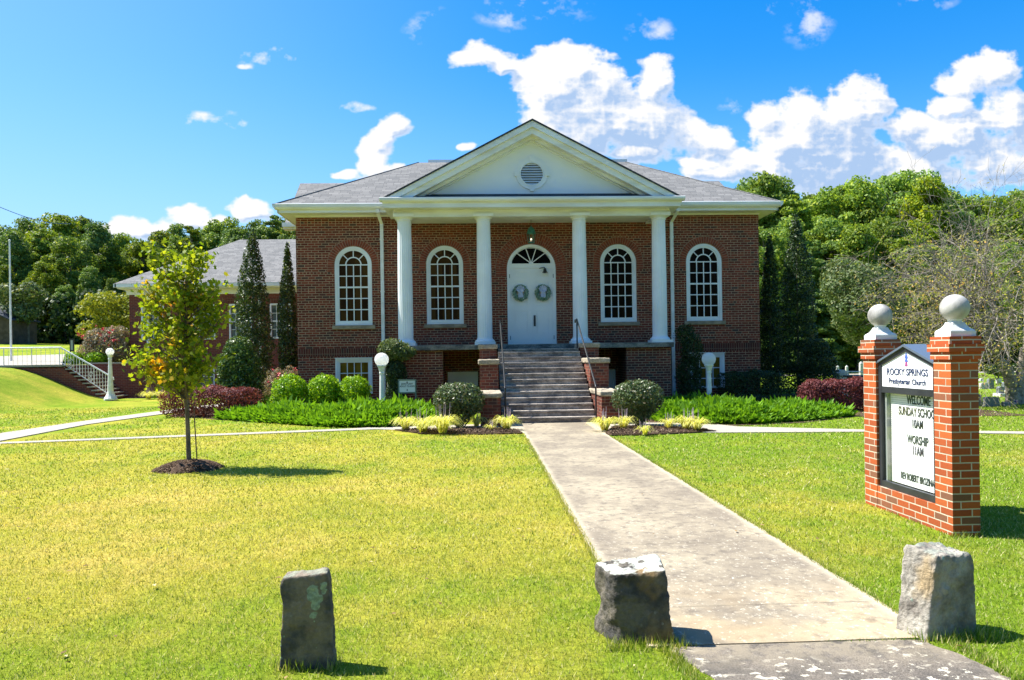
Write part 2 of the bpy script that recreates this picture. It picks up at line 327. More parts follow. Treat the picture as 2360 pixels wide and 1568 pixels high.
cast_stone = simple('cast_stone', (.44,.43,.41), (.20,.195,.185), 7, .9, .1, .4, 60, .005, lo_=.42, hi_=.7, stretch=(1,1,.5))
cast_white = simple('painted_cast_stone', (.72,.73,.72), (.60,.61,.60), 5, .7, .2, .2, 60, .005)
granite = simple('grey_granite', (.20,.22,.23), (.13,.145,.155), 30, .5, .4)
marble = simple('pale_marble', (.62,.61,.58), (.45,.45,.43), 7, .7, .2)
glass_dk = None
def panemat(name, cols, rough=.35, spec=.04):
    m, nt = newmat(name); p = posn(nt); s = nd(nt, 'ShaderNodeSeparateXYZ', {0: p})
    # each pane a slightly different tone: snap the position to the pane grid
    q = nd(nt, 'ShaderNodeVectorMath', {0: p, 1: (.222, 5.0, .34)}, operation='SNAP')
    wn = nd(nt, 'ShaderNodeTexWhiteNoise', {0: q}, noise_dimensions='3D').outputs['Value']
    a = mixc(nt, wn, cols[0], cols[1])
    a = mixc(nt, .5, a, mixc(nt, noi(nt, p, 40, 3), (.7,.7,.7), (1.3,1.3,1.3)), 'MULTIPLY')
    finish(nt, a, rough, spec, noi(nt, p, 60, 2), .25, .003); return m
pane_amber = panemat('amber_glass', ((.022,.009,.004), (.070,.036,.010)))
pane_dark = panemat('dark_amber_glass', ((.004,.003,.002), (.013,.007,.004)))
pane_gold = panemat('gold_glass', ((.12,.065,.006), (.20,.125,.015)))
pane_blue = simple('window_glass_sky', (.05,.07,.08), (.12,.15,.17), 3, .15, .5)
gap = simple('dark_gap', (.004,.004,.005), None, 1, .9, .05)
wood_shed = simple('shed_boards', (.11,.085,.065), (.07,.055,.042), 3, .9, .1)

# ------------------------------------------------------------------ mesh builder
ORG = {}
class MB:
    def __init__(s): s.v = []; s.f = []
    def add(s, vs, fs):
        b = len(s.v); s.v += [tuple(v) for v in vs]; s.f += [tuple(i+b for i in f) for f in fs]; return s
    def box(s, x0, x1, y0, y1, z0, z1):
        v = [(x0,y0,z0),(x1,y0,z0),(x1,y1,z0),(x0,y1,z0),(x0,y0,z1),(x1,y0,z1),(x1,y1,z1),(x0,y1,z1)]
        return s.add(v, [(0,3,2,1),(4,5,6,7),(0,1,5,4),(1,2,6,5),(2,3,7,6),(3,0,4,7)])
    def prism(s, pts, axis, a, b):
        """pts polygon in the other two axes, extruded along axis from a to b"""
        n = len(pts)
        def mk(p, t):
            return (t, p[0], p[1]) if axis == 'x' else ((p[0], t, p[1]) if axis == 'y' else (p[0], p[1], t))
        v = [mk(p, a) for p in pts]+[mk(p, b) for p in pts]
        f = [tuple(range(n))[::-1], tuple(range(n, 2*n))]+[(i, (i+1)%n, n+(i+1)%n, n+i) for i in range(n)]
        return s.add(v, f)
    def lathe(s, prof, c=(0,0,0), n=24, sx=1, sy=1, square=False, rot=0.0):
        v = []; f = []
        for r, z in prof:
            for k in range(n):
                a = 2*math.pi*k/n+rot; v.append((c[0]+r*math.cos(a)*sx, c[1]+r*math.sin(a)*sy, c[2]+z))
        for i in range(len(prof)-1):
            for k in range(n): f.append((i*n+k, i*n+(k+1)%n, (i+1)*n+(k+1)%n, (i+1)*n+k))
        f.append(tuple(range(n))[::-1]); f.append(tuple(range((len(prof)-1)*n, len(prof)*n)))
        return s.add(v, f)
    def tube(s, pts, rad, n=8, cap=True):
        pts = [Vector(p) for p in pts]; rad = rad if isinstance(rad, (list, tuple)) else [rad]*len(pts)
        v = []; f = []; prev = None
        for i, p in enumerate(pts):
            d = (pts[min(i+1, len(pts)-1)]-pts[max(i-1, 0)]).normalized()
            if prev is None: a = Vector((0,0,1)) if abs(d.z) < .9 else Vector((1,0,0)); x = d.cross(a).normalized()
            else: x = (prev-d*prev.dot(d)).normalized()
            prev = x; y = d.cross(x)
            for k in range(n):
                t = 2*math.pi*k/n; v.append(p+(x*math.cos(t)+y*math.sin(t))*rad[i])
        for i in range(len(pts)-1):
            for k in range(n): f.append((i*n+k, i*n+(k+1)%n, (i+1)*n+(k+1)%n, (i+1)*n+k))
        if cap: f.append(tuple(range(n))[::-1]); f.append(tuple(range((len(pts)-1)*n, len(pts)*n)))
        return s.add(v, f)
    def sphere(s, c, r, n=24, mth_=14, sz=1.0):
        prof = [(max(1e-4, r*math.sin(math.pi*i/mth_)), -r*sz*math.cos(math.pi*i/mth_)) for i in range(mth_+1)]
        return s.lathe(prof, c, n)
    def build(s, name, mat, parent=None, origin=None, smooth=False, bevel=0.0, local=False):
        o0 = Vector((0,0,0))
        if not local:
            if parent is not None: o0 = ORG[parent.name]
            elif origin is not None: o0 = Vector(origin)
        me = bpy.data.meshes.new(name)
        me.from_pydata([(v[0]-o0.x, v[1]-o0.y, v[2]-o0.z) for v in s.v], [], s.f); me.update()
        bm = bmesh.new(); bm.from_mesh(me); bmesh.ops.recalc_face_normals(bm, faces=bm.faces[:]); bm.to_mesh(me); bm.free()
        if mat: me.materials.append(mat)
        ob = bpy.data.objects.new(name, me); COL.objects.link(ob)
        if parent is not None: ob.parent = parent; ORG[ob.name] = ORG[parent.name]
        else: ob.location = o0; ORG[ob.name] = o0.copy()
        if smooth:
            me.polygons.foreach_set('use_smooth', [True]*len(me.polygons)); 
            md = ob.modifiers.new('ws', 'EDGE_SPLIT'); md.split_angle = R(38)
        if bevel:
            md = ob.modifiers.new('bevel', 'BEVEL'); md.width = bevel; md.segments = 2; md.limit_method = 'ANGLE'; md.angle_limit = R(40)
        return ob
def tag(o, label=None, cat=None, group=None, kind=None):
    if label: o['label'] = label
    if cat: o['category'] = cat
    if group: o['group'] = group
    if kind: o['kind'] = kind
    return o
def empty(name, loc, label, cat, group=None):
    o = bpy.data.objects.new(name, None); COL.objects.link(o); o.location = loc; o.empty_display_size = .3
    ORG[o.name] = Vector(loc); return tag(o, label, cat, group)
def copy_tree(o, parent=None):
    c = o.copy(); COL.objects.link(c); c.parent = parent
    if parent is None:
        for k in ('label',):
            if k in c: del c[k]
    for ch in list(o.children): copy_tree(ch, c)
    return c
def plate(outer, holes, y):
    """planar face in the XZ plane with holes; returns verts, faces"""
    bm = bmesh.new()
    for loop in [outer]+holes:
        vs = [bm.verts.new((p[0], y, p[1])) for p in loop]
        for i in range(len(vs)): bm.edges.new((vs[i], vs[(i+1)%len(vs)]))
    bmesh.ops.triangle_fill(bm, use_beauty=True, use_dissolve=False, edges=bm.edges[:], normal=(0,-1,0))
    bm.verts.index_update(); v = [tuple(x.co) for x in bm.verts]; f = [tuple(q.index for q in p.verts) for p in bm.faces]; bm.free()
    return v, f
def wall_holes(mb, outer, holes, y, depth):
    v, f = plate(outer, holes, y); mb.add(v, f)
    for loop in holes:
        n = len(loop); vs = [(p[0], y, p[1]) for p in loop]+[(p[0], y+depth, p[1]) for p in loop]
        mb.add(vs, [(i, (i+1)%n, n+(i+1)%n, n+i) for i in range(n)])
def arch_loop(cx, r, z0, zs, n=20):
    """rectangle with a semicircular head, anticlockwise from bottom left"""
    return [(cx-r, z0), (cx+r, z0)]+[(cx+r*math.cos(math.pi*i/n), zs+r*math.sin(math.pi*i/n)) for i in range(n+1)]
def arch_ring(mb, cx, r0, r1, z0, zs, y0, y1, n=24):
    """white frame following an arch opening: front, inner and outer faces"""
    a = [(cx-r0, z0)]+[(cx-r0*math.cos(math.pi*i/n), zs+r0*math.sin(math.pi*i/n)) for i in range(n+1)]+[(cx+r0, z0)]
    b = [(cx-r1, z0)]+[(cx-r1*math.cos(math.pi*i/n), zs+r1*math.sin(math.pi*i/n)) for i in range(n+1)]+[(cx+r1, z0)]
    k = len(a); v = [(p[0], y, p[1]) for y in (y0, y1) for l in (a, b) for p in l]; f = []
    for i in range(k-1):
        f += [(i, i+1, k+i+1, k+i), (2*k+i, 3*k+i, 3*k+i+1, 2*k+i+1), (i, 2*k+i, 2*k+i+1, i+1), (k+i, k+i+1, 3*k+i+1, 3*k+i)]
    f += [(0, k, 3*k, 2*k), (k-1, 3*k-1, 4*k-1, 2*k-1)]
    mb.add(v, f)

# ------------------------------------------------------------------ terrain
def sst(t): t = np.clip(t, 0, 1); return t*t*(3-2*t)
def height(X, Y):
    X = np.asarray(X, float); Y = np.asarray(Y, float)
    a = 1.42*sst((-X-14.7)/4.7)*sst((Y-15.5)/13.5)
    mid = np.where(X < -17.0, 1.42, 0.0)*sst((-X-14.7)/4.7)
    upz = np.where(X < -15.85, 1.45+.085*np.clip(Y-33, 0, 30)+.0*X, 0.0)
    lat = np.clip((-X-26.7)/11.0, -.6, 1.3)*.65*sst((Y-40)/20)
    upz = np.where(X < -15.85, upz+lat-.75*sst((Y-45)/15), 0)
    h = np.where(Y < 31.0, a, np.where(Y < 33.02, mid, upz))
    und = .012*np.sin(X*1.3+Y*.7)*np.sin(Y*.9-X*.4)*((Y < 14) | (Y > 24))
    return h+und*0.0
def hz_(x, y): return float(height(x, y))
xs = np.unique(np.concatenate([np.linspace(-26, 16, 85), [-17.02,-16.98,-15.9,-15.8], np.linspace(-90, -26, 30), np.linspace(16, 90, 20), [-900,-400,-200, 200, 400, 900]]))
ys = np.unique(np.concatenate([np.linspace(-6, 34, 81), [30.97, 31.03, 33.0, 33.04], np.linspace(34, 100, 45), [-300,-60, 150, 250, 500, 1200]]))
gx, gy = np.meshgrid(xs, ys); gz = height(gx, gy)
nx, ny = len(xs), len(ys)
verts = list(zip(gx.ravel().tolist(), gy.ravel().tolist(), gz.ravel().tolist()))
faces = [(j*nx+i, j*nx+i+1, (j+1)*nx+i+1, (j+1)*nx+i) for j in range(ny-1) for i in range(nx-1)]
g = MB().add(verts, faces).build('lawn_ground', ground_m); tag(g, kind='structure')

def flat_poly(name, pts, mat, z=0.012, thick=.06, kind='structure'):
    p = [(q[0], q[1]) for q in pts]
    o = MB().prism(p, 'z', z-thick, z).build(name, mat); tag(o, kind=kind); return o
def jag(a, b, n, amp, rnd):
    out = []
    for i in range(n):
        t = i/n; out.append((a[0]+(b[0]-a[0])*t+rnd.uniform(-amp, amp), a[1]+(b[1]-a[1])*t+rnd.uniform(-amp, amp)*.3))
    return out
rnd = random.Random(3)
PX0, PX1 = .89, 2.505
flat_poly('walkway', jag((PX0,3.98),(PX1,3.98),4,.01,rnd)+jag((PX1,3.98),(PX1,15.0),70,.014,rnd)+[(PX1+.35,15.9),(2.9,17.4),(.35,17.4),(.55,15.9)]+jag((PX0,15.2),(PX0,3.98),70,.014,rnd), walk_m)
# asphalt apron at the bottom of the walk
ap = jag((1.0,4.0),(2.42,3.99),10,.015,rnd)+jag((2.42,3.95),(2.55,3.46),10,.02,rnd)+jag((2.55,3.46),(2.75,2.2),10,.02,rnd)+[(2.9,1.0),(.9,1.0)]+jag((.95,2.4),(1.15,3.5),10,.02,rnd)+jag((1.15,3.5),(1.0,3.95),8,.02,rnd)
flat_poly('asphalt_apron', ap, asphalt, z=.006)
# cross walks
LB = [(-13.5,14.0),(-9.4,14.98),(-2.3,16.5),(-1.9,16.3),(.4,16.25),(.4,17.25),(-2.4,17.0),(-2.85,16.80),(-9.45,15.30),(-13.8,14.6)]
flat_poly('cross_walk', LB, pale_conc, z=.016)
RB = [(2.88,16.2),(4.3,14.75),(4.65,14.5),(7.65,14.12),(13,12.25),(13.2,12.7),(7.7,14.52),(5.5,15.6),(5.1,16.4),(2.92,17.2)]
flat_poly('cross_walk', RB, pale_conc, z=.016)
flat_poly('annex_walk', [(-10.6,14.75),(-9.75,15.2),(-9.95,19.2),(-9.35,23.0),(-7.8,30),(-8.7,30.3),(-10.0,24.3),(-10.6,20.3),(-10.9,16.2)], pale_conc, z=.021)
flat_poly('field_walk', [(8,47.5),(60,47.5),(60,49.3),(8,49.3)], pale_conc, z=.03)
def mulch_bed(name, pts, z=.03, seed=1):
    rr = random.Random(seed); out = []
    for i in range(len(pts)):
        out += jag(pts[i], pts[(i+1)%len(pts)], 14, .025, rr)
    o = flat_poly(name, out, mulch_m, z=z, thick=.08); return o
mulch_bed('mulch_bed', [(-1.85,16.25),(-1.2,15.35),(0.0,15.0),(.84,15.05),(.82,15.5),(.5,16.0),(.2,16.2)], .03, 1)
mulch_bed('mulch_bed', [(2.52,14.35),(3.2,14.3),(4.2,14.55),(4.75,14.8),(4.5,15.4),(3.6,15.95),(2.9,16.0),(2.55,15.0)], .03, 2)
mulch_bed('mulch_bed', [(-9.0,21.8),(-7.2,20.2),(-2.6,16.9),(-1.3,17.3),(-1.0,21.4),(-2.3,22.7),(-6.5,22.7),(-9.3,24.4)], .01, 3)
mulch_bed('mulch_bed', [(3.9,17.0),(5.4,15.8),(7.2,16.2),(9.0,17.5),(13,16.9),(13.5,22),(9,24),(5.5,22.7),(3.9,21.4)], .01, 4)
mulch_bed('mulch_bed', [(-15.6,32.5),(-9.5,31.6),(-6.2,31.5),(-6.2,34.4),(-15.6,34.4)], .01, 5)

# ------------------------------------------------------------------ grass blades (near lawn), one mass
def inpoly(x, y, poly):
    ins = np.zeros(x.shape, bool); n = len(poly)
    for i in range(n):
        x0, y0 = poly[i][:2]; x1, y1 = poly[(i+1)%n][:2]
        c = ((y0 > y) != (y1 > y)) & (x < (x1-x0)*(y-y0)/((y1-y0) if abs(y1-y0) > 1e-9 else 1e-9)+x0); ins ^= c
    return ins
def raw_mesh(name, V, k, mat, parent=None, loc=None):
    """V: (n*k,3) vertices, every k of them one polygon"""
    n = len(V)//k; me = bpy.data.meshes.new(name)
    me.vertices.add(n*k); me.vertices.foreach_set('co', np.ascontiguousarray(V, dtype=np.float32).ravel())
    me.loops.add(n*k); me.loops.foreach_set('vertex_index', np.arange(n*k, dtype=np.int32))
    me.polygons.add(n); me.polygons.foreach_set('loop_start', np.arange(0, n*k, k, dtype=np.int32))
    me.update(calc_edges=True); me.validate()
    me.materials.append(mat); ob = bpy.data.objects.new(name, me); COL.objects.link(ob)
    if parent is not None: ob.parent = parent; ORG[ob.name] = ORG[parent.name]
    elif loc is not None: ob.location = loc; ORG[ob.name] = Vector(loc)
    else: ORG[ob.name] = Vector((0,0,0))
    return ob
rs = np.random.RandomState(5)
B = []
for (y0, y1, dens, h, w) in ((2.6, 4.4, 5200, .030, .0050), (4.4, 6.0, 3600, .032, .0062), (6.0, 8.5, 1900, .034, .009), (8.5, 12, 900, .036, .014), (12, 16.6, 420, .04, .02), (16.6, 26, 130, .045, .035)):
    xl, xr = (-1.05*y1-1.5, 1.1*y1+1.5) if y1 < 13 else (-.8*y1, .9*y1)
    n = int(dens*(y1-y0)*(xr-xl)); x = rs.uniform(xl, xr, n); y = rs.uniform(y0, y1, n)
    ok = ~((x > PX0+.01) & (x < PX1-.01) & (y > 3.9)) 
    ok &= ~inpoly(x, y, ap) & ~inpoly(x, y, LB) & ~inpoly(x, y, RB)
    ok &= ~((x > -1.8) & (x < PX0) & (y > 15.1) & (y < 17.4)) & ~((x > PX1) & (x < 4.6) & (y > 14.4) & (y < 17))
    ok &= ~((x > -10.6) & (x < -9.4) & (y > 15)) & ~((x > -9.4) & (x < 13) & (y > 21)) & ~((y > 17) & (x > -2.5) & (x < 9)) 
    ok &= ~(((x+4.34)**2+(y-11.1)**2) < .38**2)
    x = x[ok]; y = y[ok]; n = len(x); z = height(x, y)
    a = rs.uniform(0, 2*np.pi, n); hh = h*.80*rs.uniform(.45, 1.25, n)*(1+.5*(rs.rand(n) > .97)); ww = w*rs.uniform(.6, 1.3, n)
    lean = hh*rs.uniform(.1, 1.1, n); la = rs.uniform(0, 2*np.pi, n)
    b0 = np.stack([x-np.cos(a)*ww/2, y-np.sin(a)*ww/2, z], 1); b1 = np.stack([x+np.cos(a)*ww/2, y+np.sin(a)*ww/2, z], 1)
    t = np.stack([x+np.cos(la)*lean, y+np.sin(la)*lean, z+hh], 1)
    B.append(np.stack([b0, b1, t], 1).reshape(-1, 3))
# longer tufts left round the stones and along the walk edges
def tufts(cx, cy, rx_, ry_, n, h0, h1):
    x = cx+rs.uniform(-rx_, rx_, n); y = cy+rs.uniform(-ry_, ry_, n)
    a = rs.uniform(0, 6.28, n); hh = rs.uniform(h0, h1, n); la = rs.uniform(0, 6.28, n); lean = hh*rs.uniform(.1, .7, n); ww = rs.uniform(.004, .008, n); z = height(x, y)
    B.append(np.stack([np.stack([x-np.cos(a)*ww/2, y-np.sin(a)*ww/2, z], 1), np.stack([x+np.cos(a)*ww/2, y+np.sin(a)*ww/2, z], 1), np.stack([x+np.cos(la)*lean, y+np.sin(la)*lean, z+hh], 1)], 1).reshape(-1, 3))
tufts(-.91, 3.86, .17, .05, 260, .03, .085); tufts(.88, 3.98, .22, .05, 300, .03, .09); tufts(2.62, 3.98, .25, .08, 420, .03, .08); tufts(4.12, 6.12, .16, .04, 120, .03, .07)
for k in range(90):
    y = 4.1+(k/90)**1.3*10; tufts(PX0-.01, y, .03, .07, 46, .02, .05); tufts(PX1+.01, y, .03, .07, 46, .02, .05)
for k in range(9): tufts(.98+.02*k, 3.985, .03, .015, 26, .01, .03)
for k in range(10): tufts(1.9+.05*k, 3.975, .02, .012, int(6+k*2), .008, .025)
for k in range(14):
    tufts(1.12-.01*k, 2.5+k*.11, .04, .07, 90, .02, .06); tufts(2.62-.006*k, 2.5+k*.11, .04, .07, 90, .02, .06)
gb = raw_mesh('grass_blades', np.concatenate(B), 3, blade_m); tag(gb, 'short mown yellow green grass of the lawn in front of the church', 'grass', kind='stuff')

LTX = np.random.RandomState(44)
def litter(label, x0, x1, y0, y1, n, seed, mat):
    r_ = np.random.RandomState(seed); x = r_.uniform(x0, x1, n); y = r_.uniform(y0, y1, n); ok = ~((x > PX0) & (x < PX1) & (r_.rand(n) < .8)); x, y = x[ok], y[ok]; n = len(x)
    a = r_.uniform(0, 6.28, n); L = r_.uniform(.012, .03, n); z = height(x, y)+.03; V = []
    for k, (u, v) in enumerate(((-1, 0), (0, .5), (1, 0), (0, -.5))): V.append(np.stack([x+(np.cos(a)*u-np.sin(a)*v)*L, y+(np.sin(a)*u+np.cos(a)*v)*L, z+(.008 if k % 2 else 0)*r_.rand(n)], 1))
    tag(raw_mesh('fallen_leaves', np.stack(V, 1).reshape(-1, 3), 4, mat), label, 'leaf litter', kind='stuff')
lit_m = leafy('dry_leaf', (.10,.06,.03), (.32,.22,.10), (.5,.42,.25), .1, .8, gloss=.1)
litter('dry fallen leaves scattered over the lawn', -9, 9, 3.2, 15, 420, 5, lit_m)
litter('brown fallen leaves under the thinning tree', 8, 17, 14.5, 20, 500, 6, lit_m)

# ------------------------------------------------------------------ church
WY = 22.8; XL, XR = -5.53, 8.79; CX = 1.60; WT = 5.955
church = empty('church', (CX, WY, 0), 'red brick church with a white four column portico and pediment, facing the lawn', 'church')
WIN = [(-3.82, 'g'), (-1.03, 'm'), (4.345, 'd'), (7.045, 'd')]
SPR, WR, WBOT = 4.45, .575, 2.60
BW = [(-3.84, .56), (7.09, .56)]
holes = [arch_loop(c, WR-.01, WBOT, SPR) for c, _ in WIN]+[arch_loop(1.64, .755, 1.92, 4.28)]
holes += [[(c-h+.01, .55), (c+h-.01, .55), (c+h-.01, 1.59), (c-h+.01, 1.59)] for c, h in BW]
holes += [[(-.99, .0+.02), (-.05, .02), (-.05, 1.13), (-.99, 1.13)], [(3.27, .02), (4.22, .02), (4.22, 1.13), (3.27, 1.13)]]
mb = MB(); wall_holes(mb, [(XL, -.3), (XR, -.3), (XR, WT), (XL, WT)], holes, WY, .14)
# side and back walls (rear transept slightly wider)
mb.add([(XL,WY,-.3),(XL,WY,WT),(XL,25.3,WT),(XL,25.3,-.3)], [(0,1,2,3)]); mb.add([(XR,WY,-.3),(XR,WY,WT),(XR,25.3,WT),(XR,25.3,-.3)], [(0,1,2,3)])
mb.box(-6.15, 9.35, 25.3, 33, -.3, 5.92)
mb.prism([(25.2, 5.92), (33.1, 5.92), (29, 8.15)], 'x', -6.15, 9.35)
mb.build('wall', brick, church)
# dark interior behind the openings
MB().box(XL+.2, XR-.2, WY+.5, WY+.6, .1, 5.9).build('interior', gap, church)
# soldier course, 8 mm proud
for x0, x1 in ((XL-.012, -2.42), (5.66, XR+.012)): MB().box(x0, x1, WY-.014, WY+.02, 1.655, 1.895).build('soldier_course', brick_s, church)
def voussoirs(cx, zs, r0, r1, nb, rows=1, drop=3):
    bg_ = MB(); arch_ring(bg_, cx, r0, r1+.012, zs-drop*.0734, zs, WY-.004, WY+.02, 30)
    ring = bg_.build('arch_mortar', arch_mortar, church)
    b = MB(); rnd = random.Random(int(cx*100)); n = int(math.pi*(r0+r1)/2/.0735)
    for k in range(n):
        a0 = math.pi*(k+.10)/n; a1 = math.pi*(k+.90)/n
        cuts = [(r0+.008, r1)] if rows == 1 else ([(r0+.01, r0+.115), (r0+.128, r1)] if k % 2 else [(r0+.01, r1-.115), (r1-.102, r1)])
        for q0, q1 in cuts:
            y0 = WY-.010-rnd.uniform(0, .004); q1 -= rnd.uniform(0, .01)
            pts = [(cx+q*math.cos(a), zs+q*math.sin(a)) for q, a in ((q0, a0), (q1, a0), (q1, a1), (q0, a1))]
            b.prism(pts, 'y', y0, WY+.01)
    for sgn in (-1, 1):
        for k in range(drop):
            z = zs-(k+1)*.0734
            xa, xb = sorted((cx+sgn*(r0+.008), cx+sgn*r1)); b.box(xa, xb, WY-.011, WY+.01, z+.008, z+.066)
    b.build('arch', arch_brick, church)
for c, _ in WIN: voussoirs(c, SPR, WR, WR+.205, 0)
voussoirs(1.64, 4.28, .765, 1.10, 0, rows=2, drop=3)

def window(cx, kind):
    fr = MB(); arch_ring(fr, cx, WR-.085, WR, WBOT, SPR, WY+.015, WY+.11, 28); fr.box(cx-WR+.084, cx+WR-.084, WY+.016, WY+.11, WBOT, WBOT+.065)
    f = fr.build('window', white, church)
    sa = MB(); GR = .435
    arch_ring(sa, cx, GR, WR-.083, WBOT+.06, SPR, WY+.04, WY+.10, 28)
    sa.box(cx-GR-.01, cx+GR+.01, WY+.041, WY+.10, WBOT+.06, WBOT+.135)
    b = .014; y0, y1 = WY+.05, WY+.085
    for k in (-1, 0, 1): sa.box(cx+k*.2175-b, cx+k*.2175+b, y0, y1, WBOT+.13, SPR)
    for k in range(1, 5):
        z = WBOT+.135+k*(SPR-WBOT-.135)/5
        if k == 3: sa.box(cx-GR-.04, cx+GR+.04, WY+.036, WY+.09, z-.024, z+.024)
        else: sa.box(cx-GR, cx+GR, y0+.002, y1-.002, z-b, z+b)
    sa.box(cx-GR, cx+GR, y0+.002, y1-.002, SPR-b-.002, SPR+b+.002)
    arch_ring(sa, cx, .215, .25, SPR, SPR+.0001, y0-.002, y1, 18)
    for ang in (45, 90, 135):
        a = R(ang); d = (math.cos(a), math.sin(a)); nn = (-d[1]*b, d[0]*b)
        pts = [(cx+d[0]*.245+nn[0], SPR+d[1]*.245+nn[1]), (cx+d[0]*.245-nn[0], SPR+d[1]*.245-nn[1]), (cx+d[0]*.44-nn[0], SPR+d[1]*.44-nn[1]), (cx+d[0]*.44+nn[0], SPR+d[1]*.44+nn[1])]
        sa.prism(pts, 'y', y0+.001, y1-.001)
    sa.build('sash', white, f)
    pm = {'g': pane_amber, 'm': pane_amber, 'd': pane_dark}[kind]
    v, fc = plate(arch_loop(cx, .46, WBOT+.1, SPR), [], WY+.07); MB().add(v, fc).build('pane', pm, f)
    MB().box(cx-WR-.075, cx+WR+.075, WY-.055, WY+.1, WBOT-.115, WBOT-.002).build('sill', stone_sill, f, bevel=.008)
    return f
for c, k in WIN: window(c, k)
def basement_window(cx, h):
    fr = MB()
    for i, (o, y) in enumerate(((0, .0), (.045, .02), (.085, .045))):
        w = .05
        fr.box(cx-h+o, cx-h+o+w, WY+y-.012, WY+.12, .55, 1.59-o); fr.box(cx+h-o-w, cx+h-o, WY+y-.012, WY+.12, .55, 1.59-o); fr.box(cx-h+o+w, cx+h-o-w, WY+y-.011, WY+.12, 1.59-o-w, 1.59-o)
    fr.box(cx-h-.01, cx+h+.01, WY-.04, WY+.02, 1.585, 1.61); fr.box(cx-h, cx+h, WY-.03, WY+.1, .5, .56)
    f = fr.build('basement_window', white, church)
    sa = MB(); g_ = h-.135
    for k in (-1, 0, 1): sa.box(cx+k*g_/2-.012, cx+k*g_/2+.012, WY+.065, WY+.095, .56, 1.46)
    for z in (.80, 1.13): sa.box(cx-g_, cx+g_, WY+.067, WY+.093, z-.012, z+.012)
    sa.build('muntins', white, f); MB().box(cx-g_-.01, cx+g_+.01, WY+.08, WY+.1, .55, 1.47).build('pane', pane_gold, f)
for c, h in BW: basement_window(c, h)

# main door with fanlight
DX, DZ = 1.64, 1.92
jm = MB(); arch_ring(jm, DX, .665, .765, DZ, 4.28, WY+.01, WY+.14, 32); jm.box(DX-.67, DX+.67, WY+.02, WY+.13, 4.30, 4.43)
jm.box(DX-.67, DX+.67, WY+.005, WY+.13, 4.405, 4.44)
door = jm.build('entrance_surround', white_door, church)
fan = MB()
arch_ring(fan, DX, .60, .67, 4.44, 4.28+.16, WY+.04, WY+.11, 28)
hub = (DX, 4.45)
def spoke(a, r0, r1, w=.013):
    d = (math.cos(a), math.sin(a)); n_ = (-d[1]*w, d[0]*w)
    fan.prism([(hub[0]+d[0]*r0+n_[0], hub[1]+d[1]*r0+n_[1]), (hub[0]+d[0]*r0-n_[0], hub[1]+d[1]*r0-n_[1]), (hub[0]+d[0]*r1-n_[0], hub[1]+d[1]*r1-n_[1]), (hub[0]+d[0]*r1+n_[0], hub[1]+d[1]*r1+n_[1])], 'y', WY+.051, WY+.09)
fr_pts = []
def fanr(a):   # radius from the hub to the inner edge of the arch
    dx, dz = math.cos(a), math.sin(a); cz = 4.28-hub[1]; bq = -dz*cz; return -(-bq)*1+math.sqrt(max(0, bq*bq-(cz*cz-.60**2))) if False else (dz*cz+math.sqrt(max(0, (dz*cz)**2-(cz*cz-.665**2))))
angs = [R(8), R(36), R(71), R(109), R(144), R(172)]
for a in angs[1:5]: spoke(a, .03, fanr(a))
for i in range(5):      # sagging rim bars between the spokes
    a0, a1 = angs[i], angs[i+1]; r0, r1 = fanr(a0)*(.985), fanr(a1)*(.985)
    p0 = Vector((hub[0]+math.cos(a0)*r0, hub[1]+math.sin(a0)*r0)); p1 = Vector((hub[0]+math.cos(a1)*r1, hub[1]+math.sin(a1)*r1))
    mid_ = (p0+p1)/2; c0 = Vector(hub); pts = []
    for k in range(9):
        t = k/8; q = p0.lerp(p1, t)+(c0-mid_).normalized()*(-.01)*math.sin(math.pi*t); pts.append((q.x, WY+.06, q.y))
    fan.tube(pts, .011, 6)
fan.lathe([(.06, 0), (.06, .03)], (0, 0, 0), 4) if False else None
fan.prism([(DX-.09, 4.43), (DX+.09, 4.43), (DX+.05, 4.48), (DX-.05, 4.48)], 'y', WY+.045, WY+.09)
fan.build('fanlight_bars', white_door, door)
v, fc = plate([(DX+.67*math.cos(math.pi*i/24), max(4.42, 4.28+.67*math.sin(math.pi*i/24))) for i in range(25)], [], WY+.08)
MB().add(v, fc).build('fanlight_pane', gap, door)
def leaf(x0, x1, nm):
    mb = MB(); zt = 4.30; yb = WY+.075
    pan = [(DZ+.32, DZ+1.06), (DZ+1.18, DZ+1.98), (DZ+2.07, DZ+2.26)]
    st = .13; mb.box(x0, x0+st, WY+.045, yb, DZ, zt); mb.box(x1-st, x1, WY+.045, yb, DZ, zt)
    zs = [DZ]+[q for p in pan for q in p]+[zt]
    for k in range(0, len(zs), 2): mb.box(x0+st, x1-st, WY+.0455, yb, zs[k], zs[k+1])
    mb.box(x0+st, x1-st, WY+.066, yb, DZ, zt)
    for a, b in pan: mb.box(x0+st+.035, x1-st-.035, WY+.050, WY+.067, a+.045, b-.045)
    d = mb.build('door', white_door, church)
    return d
dl = leaf(DX-.665, DX-.004, 'l'); dr = leaf(DX+.004, DX+.665, 'r')
MB().box(DX-.035, DX+.02, WY+.03, WY+.0448, DZ, 4.30).build('astragal', white_door, dl)
hd = MB(); hd.tube([(DX+.085, WY+.02, 2.52), (DX+.085, WY+.0, 2.54), (DX+.085, WY+.0, 2.79), (DX+.085, WY+.02, 2.81)], .018, 8); hd.box(DX+.055, DX+.115, WY+.035, WY+.0448, 2.50, 2.84); hd.build('door_handle', black_metal, dr)
for x, par in ((DX-.675, dl), (DX+.675, dr)):
    for z in (2.15, 4.05): MB().box(x-.008, x+.008, WY+.0, WY+.012, z-.06, z+.06).build('hinge', black_metal, par)

